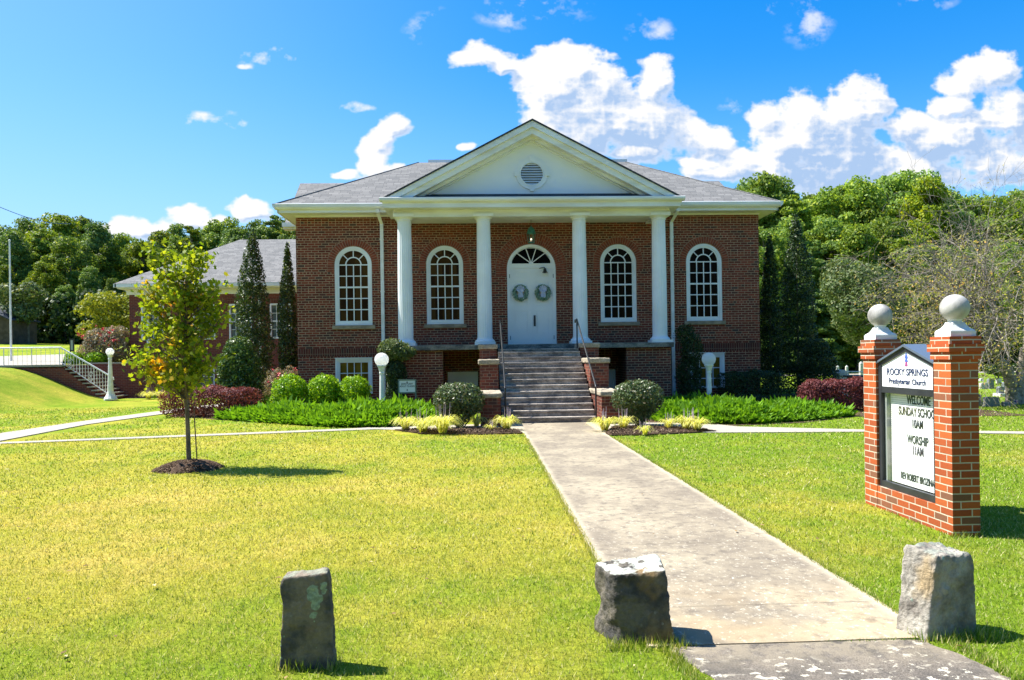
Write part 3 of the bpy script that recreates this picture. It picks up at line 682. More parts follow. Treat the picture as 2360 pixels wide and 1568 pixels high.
# portico slab, undercroft walls, landing
mb = MB(); mb.box(-2.47, 5.66, 21.28, WY-.003, 1.785, 1.925); mb.build('portico_slab', slab_m, church, bevel=.012)
for x0, x1 in ((-2.40, -1.06), (4.28, 5.60)): MB().box(x0, x1, 21.42, WY-.003, -.2, 1.783).build('undercroft_wall', brick, church)
for x0, x1 in ((-.985, -.055), (3.275, 4.215)):
    d = MB(); d.box(x0, x0+.06, WY+.02, WY+.12, .02, 1.125); d.box(x1-.06, x1, WY+.02, WY+.12, .02, 1.125); d.box(x0+.06, x1-.06, WY+.02, WY+.12, 1.065, 1.125)
    dd = d.build('undercroft_door', white_door, church)
    p = MB(); xm = (x0+x1)/2
    p.box(x0+.06, x1-.06, WY+.07, WY+.1, .02, 1.065)
    for a, b in ((x0+.12, xm-.03), (xm+.03, x1-.12)):
        for z0, z1 in ((.12, .5), (.58, .98)): p.box(a, b, WY+.062, WY+.0705, z0, z1)
    p.build('door_panel', white_door, dd)
LX0, LX1 = .50, 2.73
steps_ = MB(); NS = 13
hts = [.142*k for k in range(1, 14)]; hts[-1] = 1.785
for k in range(NS):
    y0 = 17.30+.245*k; z1 = hts[k]; z0 = hts[k-1] if k else -.1
    y1 = 21.28 if k == NS-1 else 17.30+.245*(k+1)+.03
    steps_.box(LX0+.003, LX1-.003, y0, y1+.0, z0+(.0 if k else 0), z1-.045); steps_.box(LX0+.002, LX1-.002, y0-.022, y1-.001, z1-.045, z1)
steps_.build('steps', step_m, church, bevel=.007)
# flanking stepped piers
def pier(x0, x1, y0, y1, z1, capt, mat, zb=-.1):
    MB().box(x0+.035, x1-.035, y0+.035, y1, zb, z1-capt).build('stair_pier', mat, church)
    cp = MB(); nx_, ny_ = 7, max(4, int((y1-y0)/.12)); rr = random.Random(int(x0*50+y0*10))
    cp.box(x0, x1, y0, y1-.002, z1-capt, z1); o = cp.build('pier_cap', cap_m, church, bevel=.022)
    sub = o.modifiers.new('s', 'SUBSURF'); sub.subdivision_type = 'SIMPLE'; sub.levels = 4; sub.render_levels = 4
    tx = bpy.data.textures.get('rock') or bpy.data.textures.new('rock', 'CLOUDS'); tx.noise_scale = .12
    dp = o.modifiers.new('d', 'DISPLACE'); dp.texture = tx; dp.strength = .03; dp.mid_level = .5; dp.texture_coords = 'GLOBAL'
for a, b in ((-.035, LX0), (LX1, 3.27)):
    pier(a, b, 16.7, 18.42, .755, .105, brick_pier)
    pier(a, b, 18.38, 20.12, 1.51, .125, brick_pier)
    pier(a, b+(.03 if a > 1 else 0), 20.08, 21.275, 1.92, .135, brick_pier)

# columns
def column(cx):
    cy = 21.62; zb = 1.926
    prof = [(.222, 0)]
    sh_ = MB(); n = 40; v = []; z0, z1 = zb+.16, 5.56
    lv = [(z0, .226), (z0+.03, .219), (z0+.6, .217), (z0+1.6, .213), (z0+2.6, .205), (z1-.04, .196), (z1, .20)]
    prof = [(r, z) for z, r in lv]; N = 72
    vs = []; fs = []
    for r, z in prof:
        for k in range(N):
            fl = -.010*(1-abs(math.cos(k*math.pi*20/N)))*1.0 if True else 0
            rr = r+fl*(1 if z0+.02 < z < z1-.02 else 0); a = 2*math.pi*k/N; vs.append((cx+rr*math.cos(a), cy+rr*math.sin(a), z))
    for i in range(len(prof)-1):
        for k in range(N): fs.append((i*N+k, i*N+(k+1)%N, (i+1)*N+(k+1)%N, (i+1)*N+k))
    sh_.add(vs, fs); c = sh_.build('column', white, church)
    bs = MB(); bs.box(cx-.30, cx+.30, cy-.30, cy+.30, zb, zb+.075)
    bs.lathe([(.285, .075), (.295, .10), (.285, .125), (.255, .145), (.232, .165), (.228, .20)], (cx, cy, zb), 40); bs.build('column_base', white, c, smooth=True)
    cp = MB(); cp.lathe([(.198, -.20), (.212, -.185), (.212, -.165), (.205, -.15), (.225, -.13), (.262, -.10), (.275, -.085)], (cx, cy, 5.725), 40)
    cp.box(cx-.29, cx+.29, cy-.29, cy+.29, 5.64, 5.725); cp.build('capital', white, c, smooth=True)
for x in (-2.13, .17, 2.975, 5.335): column(x)

# entablature
ent = MB(); EX0, EX1 = -2.42, 5.62
ent.box(EX0, EX1, 21.385, 21.83, 5.64, 5.83); ent.box(EX0, EX0+.4, 21.83, WY-.003, 5.64, 5.83); ent.box(EX1-.4, EX1, 21.83, WY-.003, 5.64, 5.83)
ent.box(EX0-.005, EX1+.005, 21.375, 21.84, 5.63, 5.655)
ent.build('entablature', white_old, church)
MB().box(EX0+.4, EX1-.4, 21.83, WY-.003, 5.69, 5.72).build('portico_ceiling', white_old, church)
cor = MB(); CX0, CX1 = CX-4.25, CX+4.25
cor.box(CX0, CX1, 21.03, WY+.02, 5.832, 5.95)
cor.prism([(21.03, 5.95), (20.99, 6.0), (21.2, 6.0), (21.2, 5.95)], 'x', CX0-.03, CX1+.03)
cor.box(CX0, CX1, 21.06, 21.8, 5.95, 6.04); cor.build('cornice', white_old, church)
gt = MB(); gt.prism([(21.05, 5.985), (20.94, 5.99), (20.905, 6.03), (20.90, 6.09), (20.915, 6.105), (21.05, 6.105)], 'x', CX0-.10, CX1+.10); gt.build('gutter', gutter_m, church)
# pediment
sl = .522; AP = (CX, 8.31)
MB().prism([(21.02, 6.085), (21.56, 6.33), (21.56, 6.05), (21.02, 6.05)], 'x', CX0+.05, CX1-.05).build('pediment_skirt_roof', shingle_dk, church)
def z_out(x): return AP[1]-abs(x-CX)*sl
ty = 21.52; TH = 4.28
v, fc = plate([(CX-TH+.35, 6.1), (CX+TH-.35, 6.1), (CX, z_out(CX)-.30)], [[(CX+.34*math.cos(2*math.pi*k/32), 6.885+.34*math.sin(2*math.pi*k/32)) for k in range(32)]], ty)
MB().add(v, fc).build('tympanum', stucco, church)
def rake(z_off, th, y0, y1, xin=0.0, xe=TH):
    """pair of raking boards: top at z_out-z_off, thickness th, mitred at the apex"""
    mb = MB()
    for s in (-1, 1):
        pts = [(CX+xin*0, AP[1]-z_off), (CX+s*xe, AP[1]-z_off-xe*sl), (CX+s*xe, AP[1]-z_off-th-xe*sl), (CX, AP[1]-z_off-th)]
        if xe > 4: pts = [pts[0], pts[1], (CX+s*xe, max(6.075, AP[1]-z_off-th-xe*sl)), (CX+s*(AP[1]-z_off-th-6.08)/sl, 6.08), pts[3]] if AP[1]-z_off-th-xe*sl < 6.08 else pts
        mb.prism(pts, 'y', y0, y1)
    return mb
rake(.03, .17, 20.98, 21.12).build('raking_cornice', white_old, church)
rake(.20, .175, 21.06, 21.30).build('raking_fascia', white_old, church)
rake(.30, .16, 21.30, 21.53, xe=3.98).build('raking_bed_mould', white_old, church)
rake(.36, .13, 21.44, 21.527, xe=3.85).build('raking_inner_mould', stucco, church)
rf = MB()
for s in (-1, 1):
    pts = [(CX, AP[1]+.02), (CX+s*(TH+.03), AP[1]+.02-(TH+.03)*sl), (CX+s*(TH+.03), AP[1]-.028-(TH+.03)*sl), (CX, AP[1]-.028)]
    rf.prism(pts, 'y', 20.95, 27.0)
rf.build('portico_roof', shingle_dk, church)
vn = MB()
def ring(mb, cx, cz, r0, r1, y0, y1, n=36):
    v = []
    for y in (y0, y1):
        for r in (r0, r1): v += [(cx+r*math.cos(2*math.pi*k/n), y, cz+r*math.sin(2*math.pi*k/n)) for k in range(n)]
    f = []
    for k in range(n):
        q = (k+1) % n; f += [(k, q, n+q, n+k), (2*n+k, 3*n+k, 3*n+q, 2*n+q), (k, 2*n+k, 2*n+q, q), (n+k, n+q, 3*n+q, 3*n+k)]
    mb.add(v, f)
ring(vn, CX, 6.885, .335, .455, ty-.04, ty+.02)
ring(vn, CX, 6.885, .325, .355, ty-.055, ty+.02)
for dx, dz in ((0, 1), (0, -1), (1, 0), (-1, 0)):
    cx_, cz_ = CX+dx*.435, 6.885+dz*.435; a, b = (.065, .07) if dz else (.07, .065)
    vn.prism([(cx_-a*(1.1 if dz == 1 else .85 if dz == -1 else 1), cz_+b), (cx_+a*(1.1 if dz == 1 else .85 if dz == -1 else 1), cz_+b), (cx_+a*.9, cz_-b), (cx_-a*.9, cz_-b)], 'y', ty-.06, ty+.02)
vent = vn.build('gable_vent', white, church)
lv = MB()
for k in range(9):
    z = 6.885-.29+k*.0725; hw = math.sqrt(max(.001, .33**2-(z-6.885)**2))
    lv.add([(CX-hw, ty-.02, z-.02), (CX+hw, ty-.02, z-.02), (CX+hw, ty+.05, z+.035), (CX-hw, ty+.05, z+.035), (CX-hw, ty-.02, z-.008), (CX+hw, ty-.02, z-.008), (CX+hw, ty+.05, z+.047), (CX-hw, ty+.05, z+.047)],
           [(0,3,2,1),(4,5,6,7),(0,1,5,4),(1,2,6,5),(2,3,7,6),(3,0,4,7)])
lv.build('louvres', white, vent); MB().box(CX-.34, CX+.34, ty+.06, ty+.08, 6.54, 7.23).build('vent_void', gap, vent)

# main roof: truncated hip, soffit, gutter, rear transept roof
ZE, SLP, D = 6.20, .572, 3.95; RX0, RX1, RY = XL-.47, XR+.47, 22.25
hip = [(RX0, RY, ZE), (RX1, RY, ZE), (RX1, 33.6, ZE), (RX0, 33.6, ZE), (RX0+D, RY+D, ZE+D*SLP), (RX1-D, RY+D, ZE+D*SLP), (RX1-D, 30, ZE+D*SLP), (RX0+D, 30, ZE+D*SLP)]
roof = MB().add(hip, [(0,1,5,4), (1,2,6,5), (3,0,4,7), (4,5,6,7), (2,3,7,6), (0,3,2,1)]).build('roof', shingle, church)
MB().tube([(RX0, RY, ZE+.01), (RX0+D, RY+D, ZE+D*SLP+.0)], .022, 6).build('hip_ridge', shingle, roof)
MB().tube([(RX1, RY, ZE+.01), (RX1-D, RY+D, ZE+D*SLP+.0)], .022, 6).build('hip_ridge', shingle, roof)
MB().box(-1.72, 5.4, 26.35, 29.8, ZE+D*SLP-.02, 8.60).build('roof_deck_kerb', gutter_m, roof)
tr = MB(); tx0, tx1 = -6.85, 9.62
tr.add([(tx0+.42, 25.0, 6.14), (tx1-.05, 25.0, 6.14), (tx1, 29, 8.42), (tx0, 29, 8.40), (tx0+.42, 33, 6.14), (tx1-.05, 33, 6.14), (tx0+.42, 25.0, 6.05), (tx1-.05, 25.0, 6.05), (tx1, 29, 8.33), (tx0, 29, 8.31)],
       [(0,1,2,3), (3,2,5,4), (6,9,8,7), (0,3,9,6), (1,7,8,2), (0,6,7,1)])
tr.build('transept_roof', shingle, roof)
so = MB(); so.box(tx0+.36, XL-.001, 24.95, 25.32, 5.93, 6.08); so.box(tx0+.36, XL-.001, 24.86, 24.95, 5.99, 6.13); so.build('transept_eave', gutter_m, church)
sf = MB(); sf.box(RX0+.08, RX1-.08, RY+.10, 33.4, 5.957, 6.03); sf.build('soffit', white_old, church)
fa = MB(); fa.box(RX0+.06, RX1-.06, RY+.05, RY+.1, 5.95, 6.10); fa.box(RX0+.04, RX0+.08, RY+.05, 33.4, 5.95, 6.10); fa.box(RX1-.08, RX1-.04, RY+.05, 33.4, 5.95, 6.10)
fa.box(XL-.02, XR+.02, WY-.03, WY-.002, 5.90, 5.956)
fa.build('fascia', white_old, church)
def gut(x0, x1):
    g_ = MB(); prof = [(RY+.05, 6.04), (RY-.03, 6.05), (RY-.07, 6.10), (RY-.085, 6.19), (RY-.07, 6.205), (RY+.05, 6.205)]
    g_.prism(prof, 'x', x0, x1); g_.build('gutter', gutter_m, church)
gut(RX0-.02, CX0-.02); gut(CX1+.02, RX1+.02)
for sx, x in ((-1, RX0), (1, RX1)):
    MB().prism([(x+sx*.0, 6.05), (x+sx*.06, 6.10), (x+sx*.075, 6.19), (x+sx*.07, 6.205), (x-sx*.02, 6.205)], 'y', RY-.08, 33.4).build('gutter', gutter_m, church)
def downspout(x, kx, ztop, lab=None):
    d = MB(); w, t = .05, .035
    def seg(a, b):
        (x0, y0, z0), (x1, y1, z1) = a, b
        d.add([(x0-w, y0-t, z0), (x0+w, y0-t, z0), (x0+w, y0+t, z0), (x0-w, y0+t, z0), (x1-w, y1-t, z1), (x1+w, y1-t, z1), (x1+w, y1+t, z1), (x1-w, y1+t, z1)],
              [(0,3,2,1),(4,5,6,7),(0,1,5,4),(1,2,6,5),(2,3,7,6),(3,0,4,7)])
    p = [(kx, RY+.0, 6.04), (kx, RY+.02, 5.93), (x, WY-.05, 5.68), (x, WY-.05, .22), (x, WY-.16, .10)]
    for a, b in zip(p, p[1:]): seg(a, b)
    for z in (5.2, 3.6, 2.1, .9): d.box(x-w-.012, x+w+.012, WY-.09, WY-.002, z, z+.03)
    d.build('downspout', gutter_m, church)
downspout(-2.93, -2.98, 6.0); downspout(6.02, 6.1, 6.0)

# ------------------------------------------------------------------ things on and at the church
def rail(name, x, label, gname):
    t = empty(name, (x, 17.15, 0), label, 'handrail', gname); r = .02
    zt, zb = 2.58, .86; yt, yb = 20.32, 17.15
    xt = x
    MB().tube([(x, yb, -.02), (x, yb, zb)], r, 10).build('post', black_metal, t)
    MB().tube([(x, yt, 1.78), (x, yt, zt-.01)], r, 10).build('post', black_metal, t)
    MB().tube([(x, yb-.02, zb-.02), (x, yb+.01, zb+.02), (x, yt-.05, zt-.03), (x, yt, zt), (x, yt+.34, zt-.01), (x, yt+.36, zt-.08)], r*1.05, 10).build('top_rail', black_metal, t)
    MB().lathe([(.05, 0), (.05, .01)], (x, yb, .012), 12).build('foot_plate', black_metal, t)
rail('handrail', .585, 'black metal handrail at the left edge of the church steps', 'handrails of the church steps')
rail('handrail', 2.70, 'black metal handrail at the right edge of the church steps', 'handrails of the church steps')

# lantern
LP = Vector((1.61, 22.25, 5.05))
lan = empty('porch_lantern', (LP.x, LP.y, 4.98), 'green copper lantern hanging from the portico ceiling over the entrance', 'lantern')
MB().tube([(LP.x, LP.y, 5.69), (LP.x, LP.y, 5.47)], .008, 6).build('chain', black_metal, lan)
MB().lathe([(.145, 5.27), (.135, 5.30), (.12, 5.36), (.085, 5.43), (.05, 5.455), (.03, 5.49), (.005, 5.50)], (LP.x, LP.y, 0), 10, rot=.3).build('lantern_roof', verdigris, lan)
cg_ = MB(); 
for k in range(6):
    a = 2*math.pi*k/6; cg_.tube([(LP.x+.135*math.cos(a), LP.y+.135*math.sin(a), 5.27), (LP.x+.095*math.cos(a), LP.y+.095*math.sin(a), 5.0)], .009, 6)
cg_.lathe([(.14, 5.255), (.14, 5.275)], (LP.x, LP.y, 0), 6); cg_.lathe([(.10, 4.985), (.10, 5.01)], (LP.x, LP.y, 0), 6); cg_.build('cage', verdigris, lan)
lg_, ng = newmat('lantern_glass'); nd(ng, 'ShaderNodeOutputMaterial', {0: nd(ng, 'ShaderNodeMixShader', {0: .75, 1: nd(ng, 'ShaderNodeBsdfGlossy', {'Color': (.5,.5,.45,1), 'Roughness': .15}), 2: nd(ng, 'ShaderNodeBsdfTransparent')})})
MB().lathe([(.085, 5.02), (.12, 5.25)], (LP.x, LP.y, 0), 6).build('glass', lg_, lan)
bm_, nb_ = newmat('lamp_bulb'); nd(nb_, 'ShaderNodeOutputMaterial', {0: nd(nb_, 'ShaderNodeEmission', {'Color': (1,.85,.6,1), 'Strength': 1.2})})
MB().sphere((LP.x, LP.y, 5.10), .028, 12, 8).build('bulb', bm_, lan)

# wreaths
def leaves_at(pts, nrm, L, Wd, rs_, jitter=.6, shape='diamond'):
    n = len(pts); nr = nrm+rs_.normal(0, jitter, (n, 3)); nr /= np.linalg.norm(nr, axis=1, keepdims=True)+1e-9
    t = rs_.normal(0, 1, (n, 3)); t -= nr*np.sum(t*nr, 1, keepdims=True); t /= np.linalg.norm(t, axis=1, keepdims=True)+1e-9
    b = np.cross(nr, t); L = L*rs_.uniform(.6, 1.3, (n, 1)); Wd = Wd*rs_.uniform(.7, 1.25, (n, 1))
    if shape == 'diamond':
        q = [(-.5, 0), (.05, .5), (.5, 0), (.05, -.5)]
        curl = nr*L*.12
    elif shape == 'maple':
        q = [(-.5, 0), (-.32, .42), (-.05, .30), (.12, .55), (.2, .2), (.55, 0), (.2, -.2), (.12, -.55), (-.05, -.30), (-.32, -.42)]; curl = 0
    elif shape == 'needle':
        q = [(-.5, .22), (.5, 0), (-.5, -.22)]; curl = 0
    V = np.stack([pts+t*L*a+b*Wd*c+(curl*(abs(a)-.25) if shape == 'diamond' else 0) for a, c in q], 1)
    return V.reshape(-1, 3), len(q)
wr_leaf = leafy('wreath_leaves', (.12,.24,.16), (.30,.42,.34), (.6,.66,.66), .2)
bow_m = simple('bow_ribbon', (.55,.60,.74), (.42,.47,.64), 8, .6, .2)
for i, (x, lab) in enumerate(((1.292, 'green wreath with pale blue bow on the left leaf of the church door'), (1.985, 'green wreath with pale blue bow on the right leaf of the church door'))):
    z = 3.53; rr = np.random.RandomState(20+i); n = 900
    w = empty('door_wreath', (x, WY+.02, z), lab, 'wreath', 'wreaths on the church door')
    a = rr.uniform(0, 2*np.pi, n); b = rr.uniform(0, 2*np.pi, n); q = .062*np.sqrt(rr.uniform(.3, 1.3, n)); r = .185+q*np.cos(b)
    pts = np.stack([r*np.cos(a), -.045+.7*q*np.sin(b), r*np.sin(a)], 1); nr = np.stack([np.cos(b)*np.cos(a), np.sin(b)-.6, np.cos(b)*np.sin(a)], 1)
    V, k = leaves_at(pts, nr, .07, .042, rr); raw_mesh('greenery', V, k, wr_leaf, w)
    bw_ = MB()
    for j in range(9):
        a = 2*math.pi*j/9+.3*i; p0 = Vector((x, WY-.06, z+.11)); p1 = p0+Vector((math.cos(a)*.11, -.03, math.sin(a)*.10)); d = Vector((-math.sin(a), 0, math.cos(a)))*.035
        bw_.add([p0, p1+d, p1+Vector((math.cos(a)*.02, -.03, math.sin(a)*.02)), p1-d], [(0,1,2,3)])
    for dx in (-.05, .0, .06):
        bw_.add([(x-.02+dx*.4, WY-.07, z+.08), (x+.02+dx*.4, WY-.07, z+.08), (x+dx+.035, WY-.06, z-.12), (x+dx-.03, WY-.08, z-.15)], [(0,1,2,3)])
    bw_.build('bow', bow_m, w)
# door bell
bl = empty('bell', (2.055, WY-.05, 4.13), 'small black metal bell on a bracket at the top of the right door leaf', 'bell')
MB().tube([(1.90, WY+.045, 4.285), (1.93, WY-.03, 4.295), (2.04, WY-.05, 4.31), (2.055, WY-.05, 4.29)], .012, 6).build('bracket', black_metal, bl)
MB().lathe([(.085, 4.145), (.078, 4.165), (.055, 4.19), (.042, 4.24), (.035, 4.27), (.012, 4.29)], (2.055, WY-.05, 0), 20).build('bell_body', black_metal, bl, smooth=True)
MB().sphere((2.055, WY-.05, 4.145), .02, 10, 6).build('clapper', black_metal, bl)

# ------------------------------------------------------------------ lamp posts
def lamp_post(px, py, Y, zg, gr, label, tall):
    c = P(px, py, Y); x, z = c.x, c.z
    t = empty('lamp_post', (x, Y, zg), label, 'lamp post', 'globe lamp posts')
    MB().sphere((x, Y, z), gr, 32, 20, .97).build('globe', lamp_white, t, smooth=True)
    top = z-gr*.93
    if not tall:
        MB().lathe([(.115, top+.03), (.125, top+.01), (.12, top-.01), (.10, top-.03), (.085, top-.07), (.075, top-.11), (.062, top-.15)], (x, Y, 0), 24).build('collar', white_metal, t, smooth=True)
        pf = [(.062, top-.15), (.068, top-.17), (.072, top-.19), (.062, top-.21), (.060, top-.24)]
        MB().lathe(pf, (x, Y, 0), 20).build('neck_ring', white_metal, t, smooth=True)
        MB().lathe([(.060, top-.24), (.080, zg+.12)], (x, Y, 0), 10).build('post', white_metal, t)
        MB().lathe([(.15, zg-.02), (.15, zg+.05), (.10, zg+.12)], (x, Y, 0), 20).build('base', white_metal, t)
    else:
        MB().lathe([(.10, top+.04), (.10, top+.0), (.09, top-.03), (.065, top-.10)], (x, Y, 0), 24).build('collar', white_metal, t, smooth=True)
        MB().lathe([(.062, top-.10), (.072, top-.13), (.072, top-.18), (.062, top-.2), (.115, zg+.30)], (x, Y, 0), 12).build('post', white_metal, t)
        MB().lathe([(.25, zg-.02), (.25, zg+.04), (.20, zg+.12), (.15, zg+.22), (.125, zg+.32)], (x, Y, 0), 12).build('base', white_metal, t)
lamp_post(879.5, 829, 19.8, 0, .188, 'short white globe lamp post in the juniper left of the church steps', False)
lamp_post(1633.5, 828, 19.8, 0, .188, 'short white globe lamp post in the juniper right of the church steps', False)
lamp_post(253.5, 811, 30.6, .06, .155, 'tall white globe lamp post with flared base at the foot of the far left stair', True)

# text helper: flat lettering in its own plane
def text_mesh(name, body, size, mat, parent, loc, rot, ext=.0015, align='CENTER', sx=1.0, bold=0.0):
    cu_ = bpy.data.curves.new(name, 'FONT'); cu_.body = body; cu_.size = size; cu_.extrude = ext; cu_.align_x = align; cu_.align_y = 'CENTER'; cu_.offset = bold; cu_.resolution_u = 3
    tmp = bpy.data.objects.new('tmp_text', cu_); COL.objects.link(tmp)
    dg = bpy.context.evaluated_depsgraph_get(); me = bpy.data.meshes.new_from_object(tmp.evaluated_get(dg)); bpy.data.objects.remove(tmp)
    me.transform(Matrix.Diagonal((sx, 1, 1, 1))); me.transform(rot.to_4x4()); me.transform(Matrix.Translation(Vector(loc)-(ORG[parent.name])))
    me.name = name; me.materials.clear(); me.materials.append(mat)
    ob = bpy.data.objects.new(name, me); COL.objects.link(ob); ob.parent = parent; ORG[ob.name] = ORG[parent.name]; return ob
ROT_F = Matrix(((1,0,0),(0,0,-1),(0,1,0)))          # faces -Y
ROT_L = Matrix(((0,0,-1),(-1,0,0),(0,1,0)))         # faces -X, reads towards -Y
ink = simple('sign_ink', (.03,.04,.05), None, 1, .6, .2); sign_white = simple('sign_white', (.82,.83,.83), (.78,.79,.79), 2, .4, .3)
# directional sign
dy = 20.35; a0 = P(917, 875, dy); a1 = P(959.5, 904, dy)
ds = empty('directional_sign', ((a0.x+a1.x)/2, dy, 0), 'small white sign in a grey green frame pointing to sanctuary and adult classes', 'sign')
fx0, fx1, fz0, fz1 = a0.x, a1.x, a1.z, a0.z
for x in (fx0, fx1-.035): MB().box(x, x+.035, dy-.0, dy+.035, -.05, fz1).build('leg', green_metal, ds)
MB().box(fx0+.035, fx1-.035, dy+.001, dy+.034, fz1-.035, fz1).build('frame_bar', green_metal, ds); MB().box(fx0+.035, fx1-.035, dy+.001, dy+.034, fz0-.03, fz0+.005).build('frame_bar', green_metal, ds)
MB().box(fx0+.035, fx1-.035, dy+.010, dy+.025, fz0+.005, fz1-.035).build('panel', sign_white, ds)
xm, zm = (fx0+fx1)/2, (fz0+fz1)/2-.01
text_mesh('lettering', 'SANCTUARY\nADULT CLASSES', .066, ink, ds, (xm, dy+.008, zm+.028), ROT_F, sx=.86, bold=.001)
for s, zz in ((1, zm+.105), (-1, zm-.105)):
    ar = MB(); ar.prism([(xm-.022, zz), (xm, zz+s*.03), (xm+.022, zz)], 'y', dy+.006, dy+.0095); ar.box(xm-.009, xm+.009, dy+.006, dy+.0095, min(zz, zz-s*.03), max(zz, zz-s*.03)); ar.build('arrow', ink, ds)

# ------------------------------------------------------------------ brick church sign
sgn = empty('church_sign', (4.14, 6.86, 0), 'brick pillar sign with stone ball finials and a black framed letter board reading WELCOME', 'sign')
def sign_pillar(y0, y1, top=1.71):
    x0, x1 = 4.02, 4.262; z = top
    mb = MB(); mb.box(x0, x1, y0, y1, -.2, z-.197)
    p = mb.build('brick_pillar', brick_new, sgn)
    cp = MB()
    for (zz, o) in ((z-.197, .018), (z-.131, .036), (z-.0655, .018)): cp.box(x0-o, x1+o, y0-o, y1+o, zz, zz+.0655+(.0 if o != .018 else 0))
    cp.build('corbelled_cap', brick_new, p)
    cx_, cy_ = (x0+x1)/2, (y0+y1)/2
    fb = MB(); h = .112
    fb.box(cx_-h, cx_+h, cy_-h, cy_+h, z-.002, z+.045)
    q = math.sqrt(2)
    fb.lathe([(h*q*.97, .045), (h*q*.93, .055), (h*q*.72, .072), (h*q*.66, .082), (h*q*.55, .10), (h*q*.46, .125)], (cx_, cy_, z), 4, rot=math.pi/4)
    fb.lathe([(.058, .118), (.054, .135), (.060, .15)], (cx_, cy_, z), 24); fi = fb.build('finial_base', cast_white, p)
    MB().sphere((cx_, cy_, z+.250), .117, 36, 24).build('stone_ball', cast_stone, fi, smooth=True)
sign_pillar(6.145, 6.385); sign_pillar(7.345, 7.585)
MB().box(4.024, 4.255, 6.384, 7.346, -.2, .225).build('base_wall', brick_new, sgn)
def pent(o, zb, y0=6.392, y1=7.340, zs=1.475, za=1.635):
    ym = (y0+y1)/2; return [(y0+o, zb), (y1-o, zb), (y1-o, zs-o*.6), (ym, za-o*1.05), (y0+o, zs-o*.6)]
cx0, cx1 = 4.045, 4.235
v0 = pent(0, .228); v1 = pent(.048, .29); n5 = 5
fm = MB(); vs = [(cx0, a, b) for a, b in v0]+[(cx0, a, b) for a, b in v1]+[(cx1, a, b) for a, b in v0]+[(cx0+.035, a, b) for a, b in v1]
fs = []
for i in range(5):
    j = (i+1) % 5; fs += [(i, j, 5+j, 5+i), (i, 10+i, 10+j, j), (5+i, 5+j, 15+j, 15+i)]
fs.append((10, 11, 12, 13, 14)); fm.add(vs, fs)
fm.box(cx0+.002, cx0+.04, 6.44, 7.292, 1.175, 1.238)
cab = fm.build('sign_cabinet', black_frame, sgn)
ov = MB()
for (ya, za, yb, zb) in ((6.375, 1.463, 6.866, 1.632), (7.357, 1.463, 6.866, 1.632)):
    ov.add([(cx0-.02, ya, za), (cx0-.02, yb, zb), (cx1+.01, yb, zb), (cx1+.01, ya, za), (cx0-.02, ya, za+.02), (cx0-.02, yb, zb+.022), (cx1+.01, yb, zb+.022), (cx1+.01, ya, za+.02)], [(0,1,2,3),(4,5,6,7),(0,1,5,4),(3,2,6,7),(0,3,7,4),(1,2,6,5)])
roofm = simple('sign_roof_metal', (.10,.13,.17), None, 1, .25, .6); ov.build('cabinet_roof', roofm, cab)
hp = [(6.44, 1.236), (7.292, 1.236), (7.292, 1.452), (6.866, 1.588), (6.44, 1.452)]
MB().prism(hp, 'x', cx0+.012, cx0+.03).build('header_panel', sign_white, cab)
bd, nbd = newmat('letter_track_board'); pz = nd(nbd, 'ShaderNodeSeparateXYZ', {0: posn(nbd)}).outputs[2]
fr_ = mth(nbd, 'FRACT', mth(nbd, 'DIVIDE', pz, .0205)); ln = mrange(nbd, mth(nbd, 'ABSOLUTE', mth(nbd, 'SUBTRACT', fr_, .5)), .30, .42)
finish(nbd, mixc(nbd, ln, (.84,.85,.84), (.52,.54,.54)), .5, .25)
MB().box(cx0+.075, cx0+.085, 6.44, 7.255, .29, 1.178).build('letter_board', bd, cab)
MB().box(cx0+.035, cx0+.085, 7.256, 7.29, .29, 1.178).build('board_liner', simple('board_liner', (.30,.33,.31), None, 1, .6), cab)
gl, ngl = newmat('sign_glass'); gls = nd(ngl, 'ShaderNodeBsdfGlossy', {'Color': (1,1,1,1), 'Roughness': .02}); trp = nd(ngl, 'ShaderNodeBsdfTransparent', {'Color': (.97,.98,.97,1)})
fz = nd(ngl, 'ShaderNodeLayerWeight', {'Blend': 0.12}).outputs['Fresnel']; fz = mth(ngl, 'MULTIPLY', fz, .6); nd(ngl, 'ShaderNodeOutputMaterial', {0: nd(ngl, 'ShaderNodeMixShader', {0: fz, 1: trp, 2: gls})})
MB().add([(cx0+.026, 6.441, .291), (cx0+.026, 7.291, .291), (cx0+.026, 7.291, 1.174), (cx0+.026, 6.441, 1.174)], [(0,1,2,3)]).build('glass_door', gl, cab)
navy = simple('navy_ink', (.025,.04,.10), None, 1, .6, .2)
xh = cx0+.0095
text_mesh('header_lettering', 'ROCKY SPRINGS', .093, navy, cab, (xh, 6.862, 1.385), ROT_L, sx=.98, bold=.0012)
text_mesh('header_lettering', 'Presbyterian Church', .075, navy, cab, (xh, 6.862, 1.295), ROT_L, sx=.98, bold=.0008)
em = MB(); em.prism([(6.862-.03, 1.488), (6.862+.03, 1.488), (6.862+.012, 1.515), (6.862+.026, 1.53), (6.862, 1.575), (6.862-.026, 1.53), (6.862-.012, 1.515)], 'x', xh-.001, xh+.002)
em.prism([(6.862-.022, 1.523), (6.862+.022, 1.523), (6.862+.022, 1.531), (6.862-.022, 1.531)], 'x', xh-.002, xh); em.build('emblem', simple('emblem_blue', (.06,.12,.42), None, 1, .5), cab)
MB().prism([(6.862-.024, 1.445), (6.862+.024, 1.445), (6.862+.012, 1.487), (6.862-.012, 1.487)], 'x', xh-.001, xh+.002).build('emblem', simple('emblem_plum', (.30,.06,.20), None, 1, .5), cab)
bx = cx0+.0725; yc = 6.80
